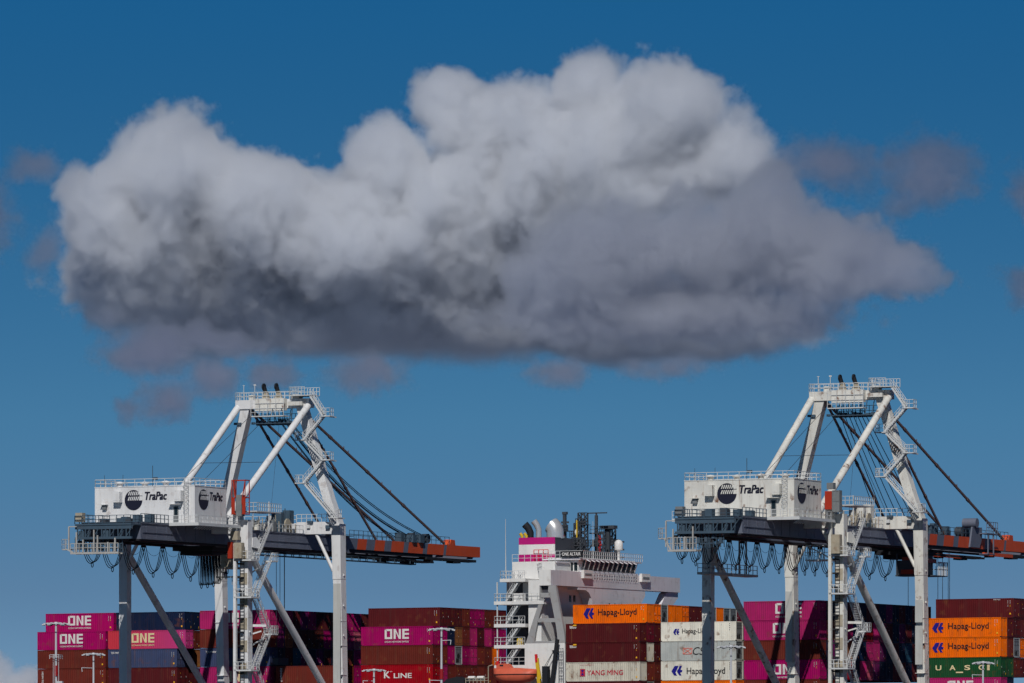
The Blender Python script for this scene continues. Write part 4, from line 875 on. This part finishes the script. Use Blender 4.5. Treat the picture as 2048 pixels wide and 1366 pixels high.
    for i in range(16): z=5+i*2.0; t_.box(9.3,10.2,-16.0,-15.5,z,z+.22)
    part('ladder',t_,M['black'])
    for i in range(9): z=7+i*3.3; t_=MB(); t_.box(9.55,10.75,-15.42,-15.38,z,z+1.7); part('cable_tray',t_,M['cream'])
    sx=11.35; Q=[(-9.6,39.0),(-14.2,33.75),(-9.7,28.3+5.45-.0),(-14.3,28.3),(-9.9,23.0),(-14.3,17.6),(-9.9,12.2)]
    fl=[((-14.2,33.75),(-9.6,39.2)),((-14.3,28.3),(-9.8,33.75)),((-10.0,23.0),(-14.3,28.3)),((-14.3,17.6),(-10.0,23.0)),((-10.0,12.2),(-14.3,17.6))]
    for lo,hi in fl:
        a_,b_=lo,hi
        s_=MB(); s_.stairs((sx,a_[0],a_[1]),(sx,b_[0],b_[1]),(1,0,0),.9); part('stair_flight',s_,M['rail'])
    for z in (33.75,28.3,17.6):
        s_=MB(); s_.box(9.1,12.0,-16.5,-14.0,z-.22,z); s_.rail([(12,-14,z),(12,-16.5,z),(9.1,-16.5,z)],1.15,.8,.075); part('landing',s_,M['rail'])
    for z in (33.75,23.0):
        s_=MB(); s_.box(10.7,12.0,-10.1,-8.2,z-.2,z); s_.rail([(10.8,-10,z),(10.8,-8.2,z),(12,-8.2,z),(12,-10,z)],1.15,.6,.075); s_.bar((10.8,-9,z-.2),(10.2,-14.2,z-2.2),.15,.15); part('landing',s_,M['rail'])
    s_=MB(); s_.bar((10.9,-14,24.1),(12.6,-13.0,24.1),.3,.35); s_.bar((10.9,-14,22.9),(11.9,-13.2,23.3),.2,.2); part('lamp_bracket',s_,W)
    if v==1:
        f=MB()
        for x in (9.0,11.2):
            for y in (-16.9,-15.6): f.bar((x,y,40.3),(x,y,45.4),.11,.11)
        for z in (45.35,42.8,40.4): f.bar((9,-16.9,z),(11.2,-16.9,z),.1,.1); f.bar((9,-15.6,z),(11.2,-15.6,z),.13,.13); f.bar((9,-16.9,z),(9,-15.6,z),.13,.13); f.bar((11.2,-16.9,z),(11.2,-15.6,z),.13,.13)
        f.bar((10.4,-16.9,40.6),(11.2,-16.9,45.2),.12,.12); f.bar((9.6,-16.9,42.8),(9.3,-16.9,45.3),.2,.2)
        f.box(9.02,9.5,-16.95,-16.85,40.4,42.8); f.box(10.75,11.2,-16.95,-16.85,40.4,42.9); part('lift_frame',f,M['red'])
        f=MB(); f.box(9.75,10.65,-17.0,-16.0,40.1,43.2); part('lift_car',f,M['louvre'])
        f=MB(); f.box(8.35,9.05,-17.0,-16.2,33.9,36.3); part('counterweight',f,M['red'])
        f=MB(); f.box(9.3,10.6,-16.9,-16.0,33.9,36.2); f.box(8.8,10.0,-17,-16.2,36.6,37.9); part('electrical_cabinet',f,M['cream'])
    else:
        f=MB(); f.box(8.7,9.75,-17.0,-15.9,40.2,42.8); part('lift_car',f,M['red'])
        f=MB(); f.box(8.9,9.9,-16.8,-15.9,43.1,44.0); f.box(9.85,10.9,-17.0,-16.0,39.8,42.9); f.rail([(9.85,-17.0,39.9),(10.9,-17.0,39.9)],2.9,.5,.09); part('lift_frame',f,M['louvre'])
        f=MB(); f.box(9.6,10.9,-16.9,-16.0,33.9,36.6); part('electrical_cabinet',f,M['cream'])
        f=MB(); f.box(4.2,8.6,-13.5,-10.6,33.0,33.2); f.rail([(8.6,-13.5,33.2),(4.2,-13.5,33.2)],2.0,.8,.08); f.rail([(8.6,-13.4,33.2),(8.6,-10.6,33.2)],2.0,.8,.08); f.bar((8.4,-13.5,33.2),(4.4,-13.5,35.2),.14,.14); part('walkway_cage',f,M['rail'])
    g=MB(); g.prism([(0,0),(1.6,-.2),(1.9,.5),(.9,1.5),(.1,1.4)],(10.95,-14.4,35.6),(.2,.98,0),(0,0,1),(.12,0,0)); part('bracket_plate',g,W)
    # patches of fresh primer on the seaside legs
    if v==2:
        
        for bx_ in ((9.63,10.77,13.85,13.9,18.5,24.2),(9.63,10.77,13.8,13.86,24.7,28.0),(-10.8,-9.7,13.85,13.9,19,29.5)): g=MB(); g.box(*bx_); part('primer_patch',g,M['primer'])
    else:
        g=MB(); g.box(9.6,10.8,13.85,13.9,12,31.0); part('primer_patch',g,M['primer'])
    return root
M['primer']=paint('grey_primer',srgb(186,186,182),.6,.12,.2,.1,.3,rnd=0)
crane(1,-23.2,1.0,'near-white quay crane on the left, orange striped boom fully inside the picture')
crane(2,71.56,.98,'rust-streaked white quay crane on the right, boom reaching past the picture edge')
# ------------------------------------------------------------------ yard lamp posts
M['pole']=paint('lamp_post_white',srgb(196,198,202),.5,.12,.15,.1,.6,rnd=0)
M['polered']=paint('lamp_post_red_band',srgb(150,24,30),.5,.15,.1,0,rnd=0)
def lamp(px,py,span,Y,label,red=None,arm=None,gear=False):
    X=(px-1024)/F*Y; H=4+(HY-py)/F*Y; k=Y/F
    o=link('lamp_post',None); o.location=(X,Y,0); o.rotation_euler=(0,0,-TH*.6); tag(o,label,'lamp post','white lamp posts in the container yard')
    p=MB(); p.tube([(0,0,0),(0,0,H*.5),(0,0,H)],.21,10,r1=.12); p.lathe([(.4,0),(.4,.3),(.3,.35)],(0,0,0),10); p.build('post',M['pole'],o)
    h=MB(); R_=span*k/2; h.lathe([(.2,-.15),(.28,0),(.24,.22),(.01,.26)],(0,0,H),10)
    for a in range(6): th=math.pi*a/3+.3; h.bar((0,0,H+.05),(R_*.95*math.cos(th),R_*.95*math.sin(th),H+.05),.1,.1)
    h.tube([(R_*.8*math.cos(2*math.pi*j/18),R_*.8*math.sin(2*math.pi*j/18),H+.02) for j in range(19)],.06,5); h.build('lamp_ring',M['pole'],o)
    for a in range(6):
        th=math.pi*a/3+.3; q=MB(); c=Vector((R_*.82*math.cos(th),R_*.82*math.sin(th),H)); d=Vector((math.cos(th),math.sin(th),-.25)); q.bar(c-d*.4,c+d*.4,.42,.17,0); q.bar(c-d*.36-Vector((0,0,.11)),c+d*.36-Vector((0,0,.11)),.36,.05,1); q.build('lamp_head',[M['pole'],M['black']],o)
    if red:
        for y0,y1 in red: z1=4+(HY-y0)*k; z0=4+(HY-y1)*k; q=MB(); q.lathe([(.27,0),(.26,z1-z0)],(0,0,z0),12); q.build('red_band',M['polered'],o)
    if arm:
        q=MB()
        for ax,ay in arm: z=4+(HY-ay)*k; x=(ax-px)*k; q.bar((0,0,z),(x,0,z+.05),.07,.07); q.bar((x,0,z+.05),(x+(.08 if x<0 else -.08),0,z-.5),.08,.08)
        q.build('side_arm',M['pole'],o)
    if gear:
        q=MB(); z=4+(HY-1318)*k
        for i in range(4): a=i*1.57; q.bar((.35*math.cos(a),.35*math.sin(a),z-3.0),(.35*math.cos(a),.35*math.sin(a),z+.6),.05,.05)
        q.rail([(-.6,-.6,z),(.6,-.6,z),(.6,.6,z)],.5,.6,.06); q.box(.1,.9,-.3,.2,z-3.2,z-2.7); q.build('camera_bracket',M['pole'],o)
lamp(112,1248,52,760,'tall white lamp post with red band in front of the leftmost stack',[(1331,1352)],None,True)
lamp(187,1309,43,850,'shorter white lamp post before the brown containers of the leftmost stack',None,[(162,1336)])
lamp(883,1259,50,770,'tall white lamp post before the magenta container left of the ship tower',[(1338,1358)],[(903,1281),(858,1361)])
lamp(748,1341,45,850,'low white lamp post whose head crosses the bright red container',None,[(725,1362)])
lamp(1462,1294,56,820,'white lamp post before the grey refrigerated container with the crossed emblem',None,None)
lamp(1966,1326,40,830,'white lamp post before the green container in the rightmost stack',None,[(1944,1350)])
# ------------------------------------------------------------------ clouds: real vapour, density grids
CD=15000.0; CK=CD/F
def vapour(name,label,BL,box,step,seed,mfp,col_,amp=1.0,sharp=4.0,warp=90,ref_py=450,D=CD,aniso=.35,shrink=0.0,base=None,puff=1.0,big=140):
    K=D/F
    g=bpy.data.node_groups.new(name+'_density','GeometryNodeTree')
    g.interface.new_socket('Geometry',in_out='OUTPUT',socket_type='NodeSocketGeometry')
    n=g.nodes; l=g.links; out=n.new('NodeGroupOutput'); vc=n.new('GeometryNodeVolumeCube'); pos=n.new('GeometryNodeInputPosition')
    def vm(op,*a):
        x=n.new('ShaderNodeVectorMath'); x.operation=op
        for i,v in enumerate(a):
            if isinstance(v,bpy.types.NodeSocket): l.new(v,x.inputs[i])
            else: x.inputs[i].default_value=v
        return x.outputs['Value'] if op=='LENGTH' else x.outputs['Vector']
    def mm(op,*a,clamp=False):
        x=n.new('ShaderNodeMath'); x.operation=op; x.use_clamp=clamp
        for i,v in enumerate(a):
            if isinstance(v,bpy.types.NodeSocket): l.new(v,x.inputs[i])
            else: x.inputs[i].default_value=v
        return x.outputs[0]
    def noise(vec,scale,detail,rough,col=False):
        x=n.new('ShaderNodeTexNoise'); x.noise_dimensions='3D'; l.new(vec,x.inputs['Vector'])
        x.inputs['Scale'].default_value=scale; x.inputs['Detail'].default_value=detail; x.inputs['Roughness'].default_value=rough
        return x.outputs['Color' if col else 'Fac']
    P=vm('ADD',pos.outputs[0],(seed*431.0,seed*97.0,0.0))
    W=vm('MULTIPLY_ADD',vm('SUBTRACT',noise(P,1/200,3,.5,True),(.5,.5,.5)),(warp,)*3,pos.outputs[0])
    S=None
    for (px,py,rx,ry,dp,rd,wt) in BL:
        q=vm('MULTIPLY',vm('SUBTRACT',W,(px-1024,dp,ref_py-py)),(1/rx,1/rd,1/ry)); d=mm('SUBTRACT',wt-shrink,vm('LENGTH',q))
        S=d if S is None else mm('SMOOTH_MAX',S,d,.12)
    def puffs(vec,scale):
        x=n.new('ShaderNodeTexVoronoi'); x.feature='F1'; x.inputs['Scale'].default_value=scale; l.new(vec,x.inputs['Vector']); return x.outputs['Distance']
    f=mm('ADD',S,mm('MULTIPLY',mm('SUBTRACT',noise(P,1/big,7,.66),.5),.75*amp))
    f=mm('ADD',f,mm('MULTIPLY',mm('SUBTRACT',.45,puffs(W,1/85)),.30*amp*puff))
    f=mm('ADD',f,mm('MULTIPLY',mm('SUBTRACT',.45,puffs(W,1/34)),.24*amp*puff))
    f=mm('ADD',f,mm('MULTIPLY',mm('SUBTRACT',noise(W,1/20,6,.75),.5),.68*amp))
    dens=mm('MULTIPLY',f,sharp,clamp=True)
    if base is not None:
        sp=n.new('ShaderNodeSeparateXYZ'); l.new(W,sp.inputs[0]); dens=mm('MULTIPLY',dens,mm('MULTIPLY_ADD',sp.outputs['Z'],1/110,-(ref_py-base)/110,clamp=True))
    l.new(dens,vc.inputs['Density'])
    vc.inputs['Min'].default_value=box[0]; vc.inputs['Max'].default_value=box[1]
    for i,a in enumerate('XYZ'): vc.inputs['Resolution '+a].default_value=max(8,int((box[1][i]-box[0][i])/step[i]))
    m=bpy.data.materials.new(name+'_vapour'); m.use_nodes=True; t=m.node_tree; t.nodes.clear()
    o=t.nodes.new('ShaderNodeOutputMaterial'); pv=t.nodes.new('ShaderNodeVolumePrincipled')
    pv.inputs['Color'].default_value=col_; pv.inputs['Anisotropy'].default_value=aniso; pv.inputs['Density'].default_value=1/mfp/K
    t.links.new(pv.outputs[0],o.inputs['Volume'])
    sm=n.new('GeometryNodeSetMaterial'); sm.inputs['Material'].default_value=m; l.new(vc.outputs[0],sm.inputs['Geometry']); l.new(sm.outputs[0],out.inputs[0])
    me=bpy.data.volumes.new(name); ob=bpy.data.objects.new(name,me); col.objects.link(ob)
    ob.location=(0,D,4+(HY-ref_py)*K); ob.scale=(K,K,K); md=ob.modifiers.new('density','NODES'); md.node_group=g; me.materials.append(m)
    return tag(ob,label,'cloud')
BIG=[ # px, py, rx, ry, depth, rdepth, weight   (all in picture pixels at the cloud's distance)
(355,385,165,160,-40,200,1),(228,450,115,130,-50,150,1),(320,505,190,95,-50,150,1),(930,500,190,100,-40,150,1),(520,430,180,130,-50,200,1),(400,560,300,120,80,220,1),
(775,370,100,135,-40,150,1),(720,490,240,140,-40,220,1),(720,620,380,110,130,240,1),(860,420,110,90,-110,100,1),
(900,205,90,90,40,110,1),(1000,270,150,125,-20,150,1),(1175,190,80,95,0,110,1),(1310,260,160,145,-70,170,1),
(1180,350,260,160,-80,180,1),(1040,410,260,165,-20,210,1),(1430,330,130,115,-40,150,1),(960,590,390,140,130,240,1),
(1300,640,390,85,180,240,1),(140,350,60,65,20,60,.75),(370,670,130,75,110,100,.9)]
BANK=[(1240,510,210,115,0,120,1),(1470,490,260,125,10,130,1),(1640,510,210,115,20,120,.95),(1770,535,150,75,20,90,.92),(1850,545,100,42,20,60,.85),(1330,620,430,85,40,140,.95),(1590,645,110,60,40,80,.85),(1560,390,100,80,20,90,.85),(1060,560,110,75,40,80,.8)]
S1=[(730,755,120,55,0,60,.8),(330,800,105,60,0,60,.78),(430,765,90,65,0,60,.72),(540,735,95,60,0,60,.72),(215,635,65,50,0,40,.62),(300,705,150,60,0,60,.85),(440,690,150,50,0,60,.8),(1120,745,105,42,0,50,.7),(1340,725,140,42,0,50,.7),(245,820,55,45,0,40,.55)]
S2=[(1660,340,160,75,0,70,.85),(1865,345,160,105,0,90,.8),(2045,390,60,95,0,50,.75),(2050,575,95,65,0,50,.72),(1790,410,100,50,0,50,.68)]
S3=[(75,345,90,58,0,50,.78),(-10,450,85,105,0,60,.8),(95,500,55,110,0,50,.7)]
vapour('cloud','wide heaped cumulus cloud with bright top filling the upper sky',BIG,((-1000,-440,-330),(720,480,420)),(3.2,6,3.2),0,18,(.958,.972,1.0,1),sharp=3.5,base=735)
vapour('cloud','dark grey cloud bank overlapping the lower right of the big bright cloud',BANK,((-120,-250,-330),(1030,250,190)),(3.4,6,3.4),3,20,(.95,.963,1.0,1),D=CD*.965,aniso=.71,sharp=3.6,amp=1.3,base=745)
vapour('cloud','scattered dusky cloud scraps below the left half of the big cloud',S1,((-860,-110,-430),(480,110,-130)),(4,6,4),5,17,(.9,.91,.965,1),D=CD*.96,aniso=.78,sharp=1.7,amp=1.9,puff=.25,warp=110,big=55)
vapour('cloud','faint dusky cloud scraps at the right edge of the sky',S2,((470,-130,-220),(1090,130,260)),(4,6,4),7,23,(.9,.91,.965,1),D=CD*.99,aniso=.78,sharp=1.7,amp=1.9,puff=.25,warp=110,big=55)
vapour('cloud','thin dark cloud shreds at the left edge of the sky',S3,((-1090,-110,-180),(-820,110,260)),(4,6,4),9,23,(.9,.91,.965,1),D=CD*.97,aniso=.78,sharp=1.7,amp=1.9,puff=.25,warp=110,big=55)
S4=[(40,1395,90,65,0,60,1),(-40,1360,90,70,0,60,1),(120,1420,80,45,0,50,1)]
vapour('cloud','low pale cloud top at the bottom left corner behind the leftmost stack',S4,((-1110,-70,-440),(-860,70,-300)),(3,6,3),11,16,(.97,.965,.975,1),ref_py=1000,D=24000.0,warp=40,aniso=.2)
